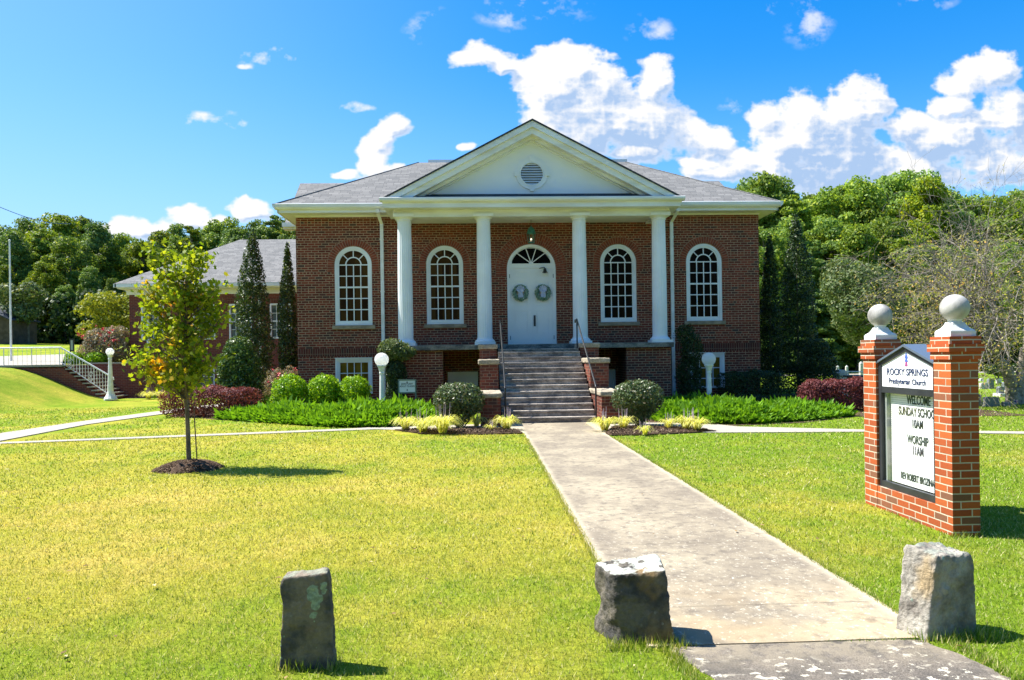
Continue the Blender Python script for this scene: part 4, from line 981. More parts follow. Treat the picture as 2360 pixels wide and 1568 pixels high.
for body, z, sz, yo in (('WELCOME', 1.118, .118, -.02), ('SUNDAY SCHOOL', 1.003, .115, 0), ('10AM', .893, .115, -.0), ('WORSHIP', .740, .115, .0), ('11AM', .638, .115, .0), ('REV ROBERT BROZINA', .372, .092, .02)):
    text_mesh('letters', body, sz, ink, cab, (bx, yc+yo, z), ROT_L, sx=.655 if len(body) < 15 else .56, bold=.0017)
ebl = simple('emblem_blue_line', (.05,.10,.40), None, 1, .5); ered = simple('emblem_red', (.6,.04,.06), None, 1, .5)
e = MB(); yb_ = 6.475
e.box(bx-.001, bx+.001, yb_-.012, yb_-.004, .62, .86); e.box(bx-.001, bx+.001, yb_+.012, yb_+.02, .60, .70)
for z in (.742, .760, .778): e.box(bx-.001, bx+.001, yb_-.03, yb_+.035, z, z+.007)
e.build('board_emblem', ebl, cab)
e2 = MB(); e2.prism([(yb_+.03, .60), (yb_+.06, .64), (yb_+.035, .71), (yb_+.045, .65)], 'x', bx-.001, bx+.001); e2.build('board_emblem', ered, cab)
MB().box(cx0-.012, cx0+.006, 6.40, 6.415, .80, .84).build('latch', black_frame, cab)

# ------------------------------------------------------------------ rough stones
def stone_mat(name, base, dark, warm, lich, lpos, lr, seed, top=0.0):
    m, nt = newmat(name); tc = nd(nt, 'ShaderNodeTexCoord').outputs['Object']; p = nd(nt, 'ShaderNodeVectorMath', {0: tc, 1: (seed*3.1, 0, 0)}, operation='ADD').outputs[0]
    a = mixc(nt, mrange(nt, noi(nt, p, 5, 5, .6), .38, .62), base, dark); a = mixc(nt, mrange(nt, noi(nt, p, 3.2, 3), .55, .7), a, warm)
    a = mixc(nt, .8, a, mixc(nt, noi(nt, p, 45, 5, .75), (.35,.35,.35), (1.65,1.65,1.65)), 'MULTIPLY')
    # lichen rosettes
    wob = nd(nt, 'ShaderNodeTexNoise', {'Vector': p, 'Scale': 22.0, 'Detail': 3.0}); wv = nd(nt, 'ShaderNodeVectorMath', {0: wob.outputs['Color'], 1: (.5,.5,.5)}, operation='SUBTRACT'); wv = nd(nt, 'ShaderNodeVectorMath', {0: wv, 'Scale': .05}, operation='SCALE')
    tw = nd(nt, 'ShaderNodeVectorMath', {0: tc, 1: wv}, operation='ADD')
    acc = None
    for (q, r) in zip(lpos, lr):
        d = nd(nt, 'ShaderNodeVectorMath', {0: tw, 1: q}, operation='DISTANCE').outputs['Value']; k = mth(nt, 'DIVIDE', d, r)
        acc = k if acc is None else mth(nt, 'MINIMUM', acc, k)
    f = mrange(nt, acc, 1.06, .94)
    spots = mrange(nt, nd(nt, 'ShaderNodeTexVoronoi', {'Vector': p, 'Scale': 17.0}).outputs['Distance'], .17, .13)
    spots = mth(nt, 'MULTIPLY', spots, mrange(nt, noi(nt, p, 4, 2), .5, .6)); f = mth(nt, 'MAXIMUM', f, mth(nt, 'MULTIPLY', spots, .8))
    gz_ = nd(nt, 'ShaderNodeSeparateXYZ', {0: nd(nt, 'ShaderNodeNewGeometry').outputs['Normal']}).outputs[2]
    top_sun = mth(nt, 'MULTIPLY', mrange(nt, gz_, .55, .8), mth(nt, 'MULTIPLY', mrange(nt, noi(nt, p, 13, 4), .5-top*.25, .6-top*.25), min(1, top*1.6)))  # sunlit white of upward faces, painted in with the lichen colour
    f = mth(nt, 'MAXIMUM', f, top_sun)
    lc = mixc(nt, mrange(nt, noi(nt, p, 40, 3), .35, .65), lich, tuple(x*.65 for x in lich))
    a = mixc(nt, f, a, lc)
    hb = mth(nt, 'ADD', noi(nt, p, 28, 6, .7), mth(nt, 'MULTIPLY', noi(nt, p, 7, 3), 1.2))
    finish(nt, a, .95, .1, hb, .9, .02); return m
def stone(corners, loc, name, label, mat, seed, amp=.012, chip=.02):
    """corners: 4 bottom then 4 top, local coordinates"""
    C8 = [Vector(c) for c in corners]; N_ = 34; bm = bmesh.new(); off = Vector((seed*7.3, 0, 0)); cen = sum(C8, Vector())/8
    def tri(u, v, w):
        a_, b_, c_2 = (u+1)/2, (v+1)/2, (w+1)/2
        lo4 = (C8[0]*(1-a_)+C8[1]*a_)*(1-b_)+(C8[3]*(1-a_)+C8[2]*a_)*b_; hi4 = (C8[4]*(1-a_)+C8[5]*a_)*(1-b_)+(C8[7]*(1-a_)+C8[6]*a_)*b_
        return lo4*(1-c_2)+hi4*c_2
    for ax in range(3):
        for sg in (-1, 1):
            gr = []
            for i in range(N_+1):
                row_ = []
                for j in range(N_+1):
                    u = -1+2*i/N_; v = -1+2*j/N_; c3 = [0, 0, 0]; c3[ax] = sg; c3[(ax+1) % 3] = u; c3[(ax+2) % 3] = v
                    q = 18.0; l = (abs(c3[0])**q+abs(c3[1])**q+abs(c3[2])**q)**(1/q); p = tri(c3[0]/l, c3[1]/l, c3[2]/l); n = (p-cen); n.z *= .5; n.normalize()
                    d = mnoise.noise(p*5+off)*amp*.8-abs(mnoise.noise(p*15+off))*amp*.8+mnoise.fractal(p*38+off, .8, 2.1, 3)*amp*.45+(mnoise.cell(p*11+off)-.5)*amp*.35
                    d -= max(0, mnoise.noise(p*6+off*1.7)-.12)*chip*3.2*(1 if c3[0] < -.5 else .35)
                    row_.append(bm.verts.new(p+n*d))
                gr.append(row_)
            for i in range(N_):
                for j in range(N_): bm.faces.new((gr[i][j], gr[i+1][j], gr[i+1][j+1], gr[i][j+1]))
    bmesh.ops.remove_doubles(bm, verts=bm.verts[:], dist=.0004); bmesh.ops.recalc_face_normals(bm, faces=bm.faces[:])
    me = bpy.data.meshes.new(name); bm.to_mesh(me); bm.free(); me.materials.append(mat); me.polygons.foreach_set('use_smooth', [True]*len(me.polygons))
    o = bpy.data.objects.new(name, me); COL.objects.link(o); o.location = loc; ORG[o.name] = Vector(loc); return tag(o, label, 'stone', 'rough stones along the lawn edge')
sm1 = stone_mat('dark_slab_stone', (.24,.20,.155), (.085,.082,.085), (.26,.175,.10), (.36,.44,.33), [(.04,-.06,.40),(.065,-.06,.36),(.05,-.06,.33),(.03,-.06,.375),(.045,-.06,.28),(.05,-.06,.24),(.09,-.06,.43),(.095,-.06,.40)], [.032,.03,.028,.026,.018,.014,.022,.02], 1, .25)
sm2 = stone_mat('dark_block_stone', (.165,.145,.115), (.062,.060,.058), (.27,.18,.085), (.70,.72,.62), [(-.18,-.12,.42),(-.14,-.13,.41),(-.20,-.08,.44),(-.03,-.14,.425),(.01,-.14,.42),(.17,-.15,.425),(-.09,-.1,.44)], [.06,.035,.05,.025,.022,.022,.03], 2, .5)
sm3 = stone_mat('pale_boulder_stone', (.40,.37,.31), (.19,.17,.145), (.38,.29,.17), (.36,.47,.38), [(.06,-.11,.46),(.09,-.11,.43),(.07,-.12,.40),(.10,-.10,.38),(.05,-.12,.435),(-.02,-.12,.40)], [.035,.032,.03,.022,.022,.022], 3, .2)
stone([(-.145,-.06,-.08),(.150,-.05,-.08),(.148,.05,-.08),(-.135,.05,-.08),(-.132,-.055,.475),(.118,-.05,.50),(.112,.045,.505),(-.128,.045,.485)], (-.912,3.90,0), 'stone_slab', 'tall dark slab stone with a grey green lichen patch, alone on the left lawn', sm1, 1, .007, .010)
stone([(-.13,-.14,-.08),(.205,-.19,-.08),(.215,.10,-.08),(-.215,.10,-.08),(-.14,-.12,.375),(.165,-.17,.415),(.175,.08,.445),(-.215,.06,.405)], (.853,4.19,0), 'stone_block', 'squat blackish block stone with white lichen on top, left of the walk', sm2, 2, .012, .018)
stone([(-.09,-.13,-.08),(.29,-.02,-.08),(.25,.20,-.08),(-.165,.06,-.08),(.0,-.105,.468),(.262,-.03,.45),(.17,.15,.485),(-.105,.055,.505)], (2.50,4.07,0), 'stone_boulder', 'pale tapered boulder right of the walk in front of the brick sign', sm3, 3, .013, .010)

# ================================================================== vegetation
def shell(blobs, n, rs_, inner=.55, jit=.10, lump=.16, floor=None):
    """points near the surface of a union of ellipsoids, with outward normals and an uneven outline"""
    B_ = np.array(blobs, float); ar = (B_[:, 3]*B_[:, 4]+B_[:, 4]*B_[:, 5]+B_[:, 3]*B_[:, 5]); idx = rs_.choice(len(B_), n, p=ar/ar.sum())
    d = rs_.normal(0, 1, (n, 3)); d /= np.linalg.norm(d, axis=1, keepdims=True)
    ph = rs_.uniform(0, 6.28, (6,)); fr = rs_.uniform(2.0, 5.0, (6, 3))
    lm = sum(np.sin(d @ fr[i]*1.6+ph[i]+idx*1.3) for i in range(6))/6
    r = (1-(1-inner)*rs_.rand(n)**2.2)*(1+lump*lm)+rs_.normal(0, jit*.35, n)
    p = B_[idx, :3]+d*B_[idx, 3:]*r[:, None]
    nn = d/B_[idx, 3:]; nn /= np.linalg.norm(nn, axis=1, keepdims=True)
    # drop most points buried inside another blob
    keep = np.ones(n, bool)
    for j in range(len(B_)):
        q = np.sum(((p-B_[j, :3])/B_[j, 3:])**2, 1); keep &= ~((q < .35) & (idx != j))
    if floor is not None: keep &= p[:, 2] > floor
    return p[keep], nn[keep]
def boxshell(x0, x1, y0, y1, z0, z1, n, rs_, rnd_=.12, amp=.05):
    c = np.array([(x0+x1)/2, (y0+y1)/2, (z0+z1)/2]); h = np.array([(x1-x0)/2, (y1-y0)/2, (z1-z0)/2])
    d = rs_.normal(0, 1, (n, 3)); d[:, 2] = np.abs(d[:, 2])*rs_.choice([1, 1, -1], n); q = 5.0
    u = rs_.uniform(-1, 1, (n, 3)); f = rs_.choice(3, n, p=np.array([h[1]*h[2], h[0]*h[2], h[0]*h[1]])/(h[1]*h[2]+h[0]*h[2]+h[0]*h[1])); s = rs_.choice([-1, 1], n)
    s = np.where(f == 2, np.where(rs_.rand(n) < .85, 1, -1), s); u[np.arange(n), f] = s
    l = (np.sum(np.abs(u)**q, 1))**(1/q); nn = np.sign(u)*np.abs(u)**3; nn /= np.linalg.norm(nn, axis=1, keepdims=True)
    p = c+u/l[:, None]*h*(1-.35*rs_.rand(n)[:, None]**2.5)
    w = np.sin(p[:, 0]*5.1+1)*np.sin(p[:, 1]*4.3+2)+.6*np.sin(p[:, 0]*11+p[:, 2]*7); p += nn*(w*amp+rs_.normal(0, amp*.5, n))[:, None]
    return p, nn
def plant(name, loc, label, cat, group=None): return empty(name, loc, label, cat, group)
def twigs(base, pts, n, rad, rs_, mat, parent, name='stem', trunk_top=None, tr=None):
    """a few limbs from the base towards points of the crown"""
    mb = MB(); b = Vector(base); tt = Vector(trunk_top) if trunk_top else b+Vector((0, 0, .2))
    if trunk_top: mb.tube([b, b.lerp(tt, .5)+Vector((rad*.3, 0, 0)), tt], [rad*1.25, rad, rad*.75], 10)
    for k in range(n):
        p = Vector(pts[rs_.randint(len(pts))]); s = b.lerp(tt, rs_.uniform(.35, 1)) if trunk_top else b
        m_ = s.lerp(p, .5)+Vector((0, 0, -abs(p.z-s.z)*.08)); e = s.lerp(p, .93)
        mb.tube([s, m_, e], [rad*.42, rad*.25, rad*.06], 5, cap=False)
    return mb.build(name, mat, parent, smooth=False)
def bush(name, loc, blobs, n, L, Wd, mat, label, cat, group=None, seed=1, stems=5, srad=.02, shape='diamond', jit=.6, stem_mat=None, inner=.55, lump=.16, part='foliage'):
    rs_ = np.random.RandomState(seed); t = plant(name, loc, label, cat, group)
    p, nn = shell(blobs, n, rs_, inner=inner, lump=lump, floor=.02); V, k = leaves_at(p, nn, L, Wd, rs_, jit, shape); raw_mesh(part, V, k, mat, t)
    if stems:
        o = MB(); 
        for i in range(stems):
            q = Vector(p[rs_.randint(len(p))]); s = Vector((rs_.uniform(-.06, .06), rs_.uniform(-.06, .06), -.03))
            o.tube([s, s.lerp(q, .5)+Vector((0, 0, -.03)), s.lerp(q, .9)], [srad, srad*.7, srad*.25], 6)
        o.build('stem', stem_mat or bark, t, local=True)
    return t
def at(px, py, Y):      # ground-plane X for a pixel column at depth Y
    return P(px, py, Y).x

# clipped dark shrubs beside the steps
for (px, lab, sd) in ((1058, 'round clipped dark green shrub at the left foot of the church steps', 1), (1471, 'round clipped dark green shrub at the right foot of the church steps', 2)):
    y = 16.5 if sd == 1 else 16.15; x = at(px, 985, y)
    bush('clipped_shrub', (x, y, 0), [(0, 0, .66, .55, .5, .36), (-.16, -.05, .62, .40, .38, .38), (.18, .05, .62, .38, .38, .38), (0, 0, .36, .32, .32, .30)], 9500, .062, .036, lf_box, lab, 'shrub', 'clipped shrubs by the steps', sd+60, 9, .022, lump=.17)
# green round shrubs below the left window
for (px, pt, r, lab, sd) in ((667, 862, .50, 'leftmost of the three bright green round shrubs under the left basement window', 3), (746, 863, .48, 'middle one of the three bright green round shrubs under the left basement window', 4), (815, 866, .48, 'rightmost of the three bright green round shrubs, directly in front of the left basement window', 5)):
    y = 21.3; c = P(px, pt, y); zt = c.z
    bush('round_shrub', (c.x, y, 0), [(0, 0, zt-.48, r, r, .46), (.1, -.1, zt-.38, r*.75, r*.7, .36), (-.15, 0, .35, r*.85, r*.8, .35)], 5200, .075, .045, lf_green, lab, 'shrub', 'bright green shrubs under the window', sd, 6, lump=.24)
# low mixed plants between juniper and shrubs
for i, (px, py, w) in enumerate(((600, 935, .34), (655, 940, .3), (715, 934, .34), (772, 938, .3))):
    y = 20.6; c = P(px, py, y)
    bush('low_shrub', (c.x, y, 0), [(0, 0, max(.15, c.z-.13), w, .3, .17)], 900, .07, .04, lf_sage if i % 2 else lf_green, ('olive leaved low shrub %s behind the left juniper') % ('at the left end of the row', 'second in the row', 'third in the row', 'at the right end of the row')[i], 'shrub', 'low shrubs behind the juniper', 30+i, 4, .01, lump=.3)
bush('low_shrub', (at(622, 912, 22.6), 22.6, 0), [(0, 0, .35, .5, .3, .18)], 1200, .06, .035, lf_green, 'flat topped bright green low shrub between the tall shrub and the round shrubs', 'shrub', None, 37, 3, .01)
# big green shrub left
c = P(553, 772, 22.6)
bush('tall_green_shrub', (c.x, 22.6, 0), [(0, 0, .75, .66, .6, .75), (0, 0, 1.35, .58, .52, .62), (-.05, 0, 1.85, .42, .4, .45), (-.25, -.1, 1.3, .4, .4, .6)], 13000, .085, .048, lf_tall, 'tall leafy green shrub between the young maple and the pointed evergreens', 'shrub', None, 7, 10, .03)
# pointed holly columns left of the church
def column_tree(px0, px1, ptop, pbot, Y, label, seed, mat, n=15000, L=.095, group='pointed evergreen columns', zb=0.0):
    a = P((px0+px1)/2, ptop, Y); w = (P(px1, 700, Y).x-P(px0, 700, Y).x)/2; H_ = a.z-zb; x = a.x
    bl = []
    for t, r in ((.10, .86), (.22, .98), (.36, 1.0), (.50, .95), (.63, .86), (.75, .70), (.85, .50), (.93, .30)):
        bl.append((math.sin(seed+t*9)*.05*w, 0, H_*t, w*r*.92, w*r*.92, H_*.13))
    t_ = bush('evergreen_column', (x, Y, zb), bl, n, L, L*.5, mat, label, 'evergreen', group, seed, 0, lump=.14, jit=.8)
    MB().tube([(0, 0, -.1), (0, 0, H_*.9)], [.06, .015], 7).build('trunk', bark, t_, local=True)
    rs_ = np.random.RandomState(seed+9); k = 350; zz = H_*(.86+.15*rs_.rand(k)); pp = np.stack([rs_.normal(0, w*.10, k), rs_.normal(0, w*.1, k), zz], 1); V, kk = leaves_at(pp, rs_.normal(0, 1, (k, 3)), L, L*.45, rs_, .6); raw_mesh('tip', V, kk, mat, t_)
    return t_
column_tree(533, 630, 552, 905, 25.2, 'taller pointed dark evergreen column with pale leaf flecks left of the church corner', 11, lf_holly)
column_tree(634, 688, 578, 900, 25.0, 'slimmer pointed evergreen column right against the left church corner', 12, lf_holly, 9000)
column_tree(1745, 1800, 560, 900, 25.4, 'dark evergreen column close behind the right church corner', 13, lf_ever, 9000, group='dark evergreens right of the church')
column_tree(1788, 1882, 515, 905, 26.0, 'tall dark evergreen column standing clear right of the church', 14, lf_ever, 14000, group='dark evergreens right of the church')
c = P(1882, 782, 24.2)
bush('dark_holly', (c.x, 24.2, 0), [(0, 0, .6, .75, .7, .6), (0, 0, 1.15, .62, .6, .55), (0, 0, 1.65, .42, .4, .42)], 9000, .075, .042, lf_ever, 'rounded dark holly bush right of the tall dark evergreen columns', 'bush', None, 15, 5)
# dark hedges at the right wall
rs2 = np.random.RandomState(77)
def hedge(name, x0, x1, y0, y1, z0, z1, n, L, mat, label, seed, group=None, rot=0.0, amp=.04):
    rs_ = np.random.RandomState(seed); cx_, cy_ = (x0+x1)/2, (y0+y1)/2; t = plant(name, (cx_, cy_, 0), label, 'hedge', group)
    p, nn = boxshell(x0-cx_, x1-cx_, y0-cy_, y1-cy_, z0, z1, n, rs_, amp=amp); V, k = leaves_at(p, nn, L, L*.55, rs_, .55); raw_mesh('foliage', V, k, mat, t)
    o = MB()
    for i in range(6):
        xx = (x0-cx_)+(x1-x0)*(i+.5)/6; o.tube([(xx, 0, -.05), (xx+.05, .03, z1*.6)], [.02, .008], 5)
    o.build('stem', bark, t, local=True); t.rotation_euler = (0, 0, rot); return t
hedge('dark_hedge', at(1655, 900, 22.1), at(1812, 900, 22.1), 21.7, 22.5, .1, P(1730, 857, 22.1).z, 9000, .06, lf_ever, 'dark green clipped hedge along the right church wall', 41)
hedge('dark_hedge', at(1545, 920, 21.4), at(1850, 920, 21.4), 21.0, 21.45, .02, .33, 6000, .055, lf_ever, 'low dark ground hedge behind the right juniper', 42)
# purple hedges
hedge('purple_hedge', -9.05, -6.1, 20.7, 21.6, .03, .80, 13000, .062, lf_purple, 'purple leaved clipped hedge behind the young maple, left of the juniper', 43, 'purple leaved hedges', rot=R(-16), amp=.05)
hedge('purple_hedge', at(1848, 930, 19.4), at(2060, 930, 19.4), 18.9, 19.8, .03, .80, 15000, .062, lf_purple, 'purple leaved clipped hedge seen left of the brick sign', 44, 'purple leaved hedges', rot=R(-4), amp=.05)
# wall shrubs: leafy-headed one by the left downspout, dark one by the right downspout
c = P(912, 778, 21.0); x = c.x
t = bush('wall_shrub', (x, 21.0, 0), [(-.02, 0, .5, .30, .25, .5), (0, 0, 1.1, .30, .26, .45)], 6500, .06, .034, lf_ever, 'tall narrow shrub with a sunlit leafy head at the left end of the portico', 'shrub', None, 51, 5, .03)
rs_ = np.random.RandomState(52); p, nn = shell([(-.10, 0, c.z-.34, .40, .32, .30), (.18, 0, c.z-.42, .28, .3, .26), (.46, -.05, c.z-.42, .12, .12, .12), (-.3, 0, c.z-.55, .2, .2, .2)], 3600, rs_, floor=0); V, k = leaves_at(p, nn, .085, .045, rs_, .7); raw_mesh('leafy_head', V, k, lf_sage, t)
c = P(1590, 755, 21.6)
bush('wall_shrub', (c.x, 21.6, 0), [(0, 0, .45, .38, .3, .5), (-.05, 0, 1.05, .36, .28, .5), (.05, 0, 1.7, .32, .26, .5), (-.1, .1, 2.15, .30, .2, .3)], 7000, .07, .036, lf_ever, 'dark climbing shrub under the far right arched window', 'shrub', None, 53, 8, .02, lump=.3, jit=.9)
# junipers: spreading mats of feathery sprays
def juniper(name, poly, H_, n, label, seed):
    rs_ = np.random.RandomState(seed); P_ = np.array(poly); x = rs_.uniform(P_[:, 0].min(), P_[:, 0].max(), n*2); y = rs_.uniform(P_[:, 1].min(), P_[:, 1].max(), n*2); ok = inpoly(x, y, poly); x, y = x[ok][:n], y[ok][:n]; m_ = len(x)
    d = np.full(m_, 9.0); ox = np.zeros(m_); oy = np.zeros(m_)
    for i in range(len(poly)):
        a = P_[i]; b = P_[(i+1) % len(poly)]; ab = b-a; t = np.clip(((x-a[0])*ab[0]+(y-a[1])*ab[1])/(ab@ab), 0, 1); qx, qy = a[0]+ab[0]*t, a[1]+ab[1]*t; dd = np.hypot(x-qx, y-qy)
        u = dd < d; d[u] = dd[u]; L_ = np.maximum(dd, 1e-4); ox[u] = ((qx-x)/L_)[u]; oy[u] = ((qy-y)/L_)[u]
    lum = .72+.28*np.sin(x*3.1+np.sin(y*2.3)*2)*np.sin(y*2.7+x)
    top = H_*lum*np.clip(1-np.exp(-d/.20)*.75, 0, 1); z = top*(1-.8*rs_.rand(m_)**2.2)*np.where(d < .25, rs_.uniform(.15, 1, m_), 1); ed = np.exp(-d/.3)
    dr = np.stack([ox*ed*1.2+rs_.normal(0, .45, m_), oy*ed*1.2+rs_.normal(0, .45, m_)-.15, .75+rs_.normal(0, .3, m_)], 1); dr /= np.linalg.norm(dr, axis=1, keepdims=True)
    sd_ = np.cross(dr, rs_.normal(0, 1, (m_, 3))); sd_ /= np.linalg.norm(sd_, axis=1, keepdims=True); L_ = rs_.uniform(.06, .19, (m_, 1))*(1+.8*(rs_.rand(m_, 1) > .97)); W_ = L_*.13
    p = np.stack([x, y, z], 1); V = np.stack([p-sd_*W_, p+dr*L_*.55-sd_*W_*1.1, p+dr*L_, p+dr*L_*.55+sd_*W_*1.1, p+sd_*W_], 1).reshape(-1, 3)
    o = raw_mesh(name, V, 5, lf_juni); return tag(o, label, 'juniper', kind='stuff')
juniper('juniper_bed', [(-7.1, 20.25), (-5.2, 18.65), (-3.4, 17.25), (-2.2, 16.95), (-1.45, 17.15), (-.95, 18.6), (-1.0, 20.2), (-2.6, 20.9), (-4.2, 20.4), (-6.3, 20.6)], .40, 46000, 'bright green spreading juniper left of the church steps', 61)
juniper('juniper_bed', [(4.15, 17.2), (5.1, 16.25), (6.2, 16.1), (7.6, 16.7), (9.15, 17.7), (8.6, 18.3), (7.0, 18.7), (6.4, 20.6), (4.8, 20.9), (4.1, 19.2)], .38, 40000, 'bright green spreading juniper right of the church steps', 62)

# striped lilyturf clumps
def lily(name, x, y, r, n, label, seed, z=.03, fl=3, group='striped lilyturf clumps'):
    r = r*1.45 if r < .3 else r; n = int(n*1.5)
    rr = random.Random(seed); mb = MB()
    for i in range(n):
        a = rr.uniform(0, 6.283); L_ = r*rr.uniform(.8, 1.45); hh = r*rr.uniform(.7, 1.35); w = .011; pts = []
        out = Vector((math.cos(a), math.sin(a), 0)); sd_ = Vector((-out.y, out.x, 0))*w; b0 = Vector((rr.uniform(-.3, .3)*r*.6, rr.uniform(-.3, .3)*r*.6, 0))
        for t in (0, .3, .6, .85, 1):
            c_2 = b0+out*L_*t*.95+Vector((0, 0, hh*(2.35*t-1.95*t*t))); pts.append((c_2-sd_*(1-t*.8), c_2+sd_*(1-t*.8)))
        vs = [q for pr in pts for q in pr]; mb.add(vs, [(2*j, 2*j+1, 2*j+3, 2*j+2) for j in range(4)])
    t = empty(name, (x, y, z), label, 'plant', group); mb.build('blades', lf_liri, t, local=True)
    if fl:
        f = MB()
        for i in range(fl*2):
            a = rr.uniform(0, 6.28); o = Vector((math.cos(a), math.sin(a), 0))*r*rr.uniform(.1, .5); h0, h1 = r*rr.uniform(.8, 1.0), r*rr.uniform(1.25, 1.6); f.tube([o*.6, o+Vector((0, 0, h0)), o*1.15+Vector((0, 0, h1))], [.002, .006, .003], 5)
        f.build('flower_spikes', flower_lil, t, local=True)
    return t
LL = ['leftmost lilyturf clump of the left mulch bed', 'second lilyturf clump from the left in the left mulch bed', 'third and fullest lilyturf clump in the left mulch bed', 'lilyturf clump right of the left clipped shrub', 'tiny lilyturf sprout in front of the left stair pier', 'lilyturf clump at the left corner of the bottom step',
      'lilyturf clump at the right corner of the bottom step', 'lilyturf clump in front of the right stair pier', 'small lilyturf sprout in the mulch in front of the right clipped shrub', 'small lilyturf clump behind the right clipped shrub on its right side', 'broad lilyturf clump at the right end of the right mulch bed', 'second clump of the pair at the right end of the right mulch bed']
for i, (px, py, r, n) in enumerate(((935, 990, .21, 70), (975, 996, .23, 80), (1020, 998, .27, 110), (1098, 982, .17, 50), (1132, 992, .10, 22), (1168, 990, .22, 85), (1394, 992, .21, 75), (1436, 988, .19, 65), (1486, 1002, .13, 32), (1541, 988, .16, 45), (1582, 990, .21, 80), (1606, 992, .20, 70))):
    q = G(px, py, .03); lily('lilyturf', q.x, q.y, r, n, 'yellow striped '+LL[i], 100+i)
for i, (px, py) in enumerate(((335, 912), (365, 912), (430, 911), (458, 911), (492, 909), (518, 910))):
    y = 31.0; x = at(px, py, y); lily('lilyturf', x, y+.3, .36, 90, 'pale striped lilyturf clump by the annex, '+('leftmost of six', 'second of six from the left', 'third of six from the left', 'fourth of six from the left', 'fifth of six from the left', 'rightmost of six')[i], 130+i, .02, 8, 'lilyturf along the annex')

# rose and crepe myrtle with flowers
def flowering(name, px, ptop, Y, zb, rxx, H_, label, seed, mat, nfl=26, n=5500, L=.08):
    c = P(px, ptop, Y); x = c.x
    t = bush(name, (x, Y, zb), [(0, 0, H_*.45, rxx, rxx*.8, H_*.42), (-rxx*.3, 0, H_*.62, rxx*.6, rxx*.6, H_*.34), (rxx*.35, 0, H_*.68, rxx*.55, rxx*.5, H_*.32)], n, L, L*.5, mat, label, 'flowering bush', None, seed, 8, .025, lump=.35, jit=.9)
    rs_ = np.random.RandomState(seed); k = nfl*14; cc = rs_.randint(0, nfl, k); cen = np.stack([rs_.uniform(-rxx*.9, rxx*.9, nfl), rs_.uniform(-rxx*.7, -rxx*.2, nfl), H_*rs_.uniform(.62, 1.02, nfl)], 1); cen[:nfl//2] = cen[0]+rs_.normal(0, rxx*.16, (nfl//2, 3)); cen[:nfl//2, 2] = np.minimum(cen[:nfl//2, 2], H_)
    p = cen[cc]+rs_.normal(0, .035, (k, 3)); V, kk = leaves_at(p, rs_.normal(0, 1, (k, 3)), .06, .05, rs_, .5); raw_mesh('flowers', V, kk, flower_red, t); return t
flowering('crepe_myrtle', 248, 745, 34.6, 1.45, 1.15, 1.75, 'greyish crepe myrtle with a red flower cluster at the left end of the annex', 71, lf_rose, 20, 9000, .12)
flowering('rose_bush', 652, 830, 23.8, 0, .62, 1.35, 'grey green rose bush with a few red flowers at the left church corner', 72, lf_rose, 8, 5500, .07)
q = P(1708, 790, 24.6); 
for i, (px, py, w) in enumerate(((172, 822, .42), (203, 812, .5), (222, 822, .55))):
    y = 33.9+(.9 if i == 1 else 0); zb = 1.45
    bush('box_ball', (at(px, py, y), y, zb), [(0, 0, .28, w, .45, .30), (.05, -.1, .33, w*.7, .3, .25)], 2600, .09, .05, lf_green, ('left', 'middle, farther back', 'right')[i]+' of the three clipped green bushes above the far brick wall', 'bush', 'clipped bushes on the far wall', 75+i, 4)

# ------------------------------------------------------------------ trees
def tube_tree(mb, p, d, L_, r, lvl, rr, spread, droop, kids, tips, wob=.18, seg=5, minr=.003):
    pts = [p.copy()]; rad = [r]; q = p.copy(); dd = d.normalized()
    for i in range(seg):
        dd = (dd+Vector((rr.gauss(0, wob), rr.gauss(0, wob), rr.gauss(0, wob)-droop*(i/seg)))).normalized(); q = q+dd*(L_/seg); pts.append(q.copy()); rad.append(max(minr, r*(1-.78*(i+1)/seg)))
    mb.tube(pts, rad, 7 if lvl == 0 else (5 if lvl == 1 else 3), cap=False)
    if lvl >= len(kids): tips.append((pts[-1], dd.copy())); tips.append((pts[len(pts)//2], dd.copy())); return
    for k in range(kids[lvl]):
        t = rr.uniform(.25, 1.0); j = min(seg-1, int(t*seg)); b = pts[j].lerp(pts[j+1], t*seg-j); ax = Vector((rr.gauss(0,1), rr.gauss(0,1), rr.gauss(0,1))).normalized()
        nd_ = (dd*(1-spread)+ax*spread*1.3+Vector((0, 0, .12))).normalized(); tube_tree(mb, b, nd_, L_*rr.uniform(.42, .72), max(minr, rad[j]*.62), lvl+1, rr, spread, droop, kids, tips, wob, max(3, seg-1), minr)

# bare-branched tree at the right edge
bt = empty('thinning_tree', (15.35, 20.6, 0), 'big half bare spreading tree with sparse yellowing leaves behind the brick sign', 'tree')
rr = random.Random(8); mb = MB(); tips = []
o_ = Vector((15.35, 20.6, 0)); fork = Vector((14.75, 20.5, 1.35))
mb.tube([o_+Vector((0, 0, -.1)), Vector((15.28, 20.6, .5)), Vector((15.1, 20.55, 1.0)), fork], [.24, .17, .15, .13], 12)
mb.tube([o_+Vector((.1, 0, -.1)), Vector((15.5, 20.6, .7)), Vector((15.75, 20.7, 1.6))], [.2, .13, .11], 10)
for i in range(24):
    a = i/24; th = R(188-a*190)+rr.uniform(-.12, .12); el = R(10+62*math.sin(math.pi*(i*.37 % 1))+rr.uniform(-6, 6)); L_ = 1.95+rr.uniform(-.3, .4)+1.9*max(0, math.sin(el))*(1 if th < R(120) else .55)
    d = Vector((math.cos(th)*math.cos(el), rr.uniform(-.9, .9)*math.cos(el), math.sin(el)))
    if i % 2 == 0: d = Vector((-abs(d.x)-.35, d.y, abs(d.z)*.8+.12))
    s = fork if d.x < .2 else Vector((15.75, 20.7, 1.6)); tube_tree(mb, s.copy(), d, L_, .052, 0, rr, .50, .10, [6, 5, 4], tips, .17, 7, .0030)
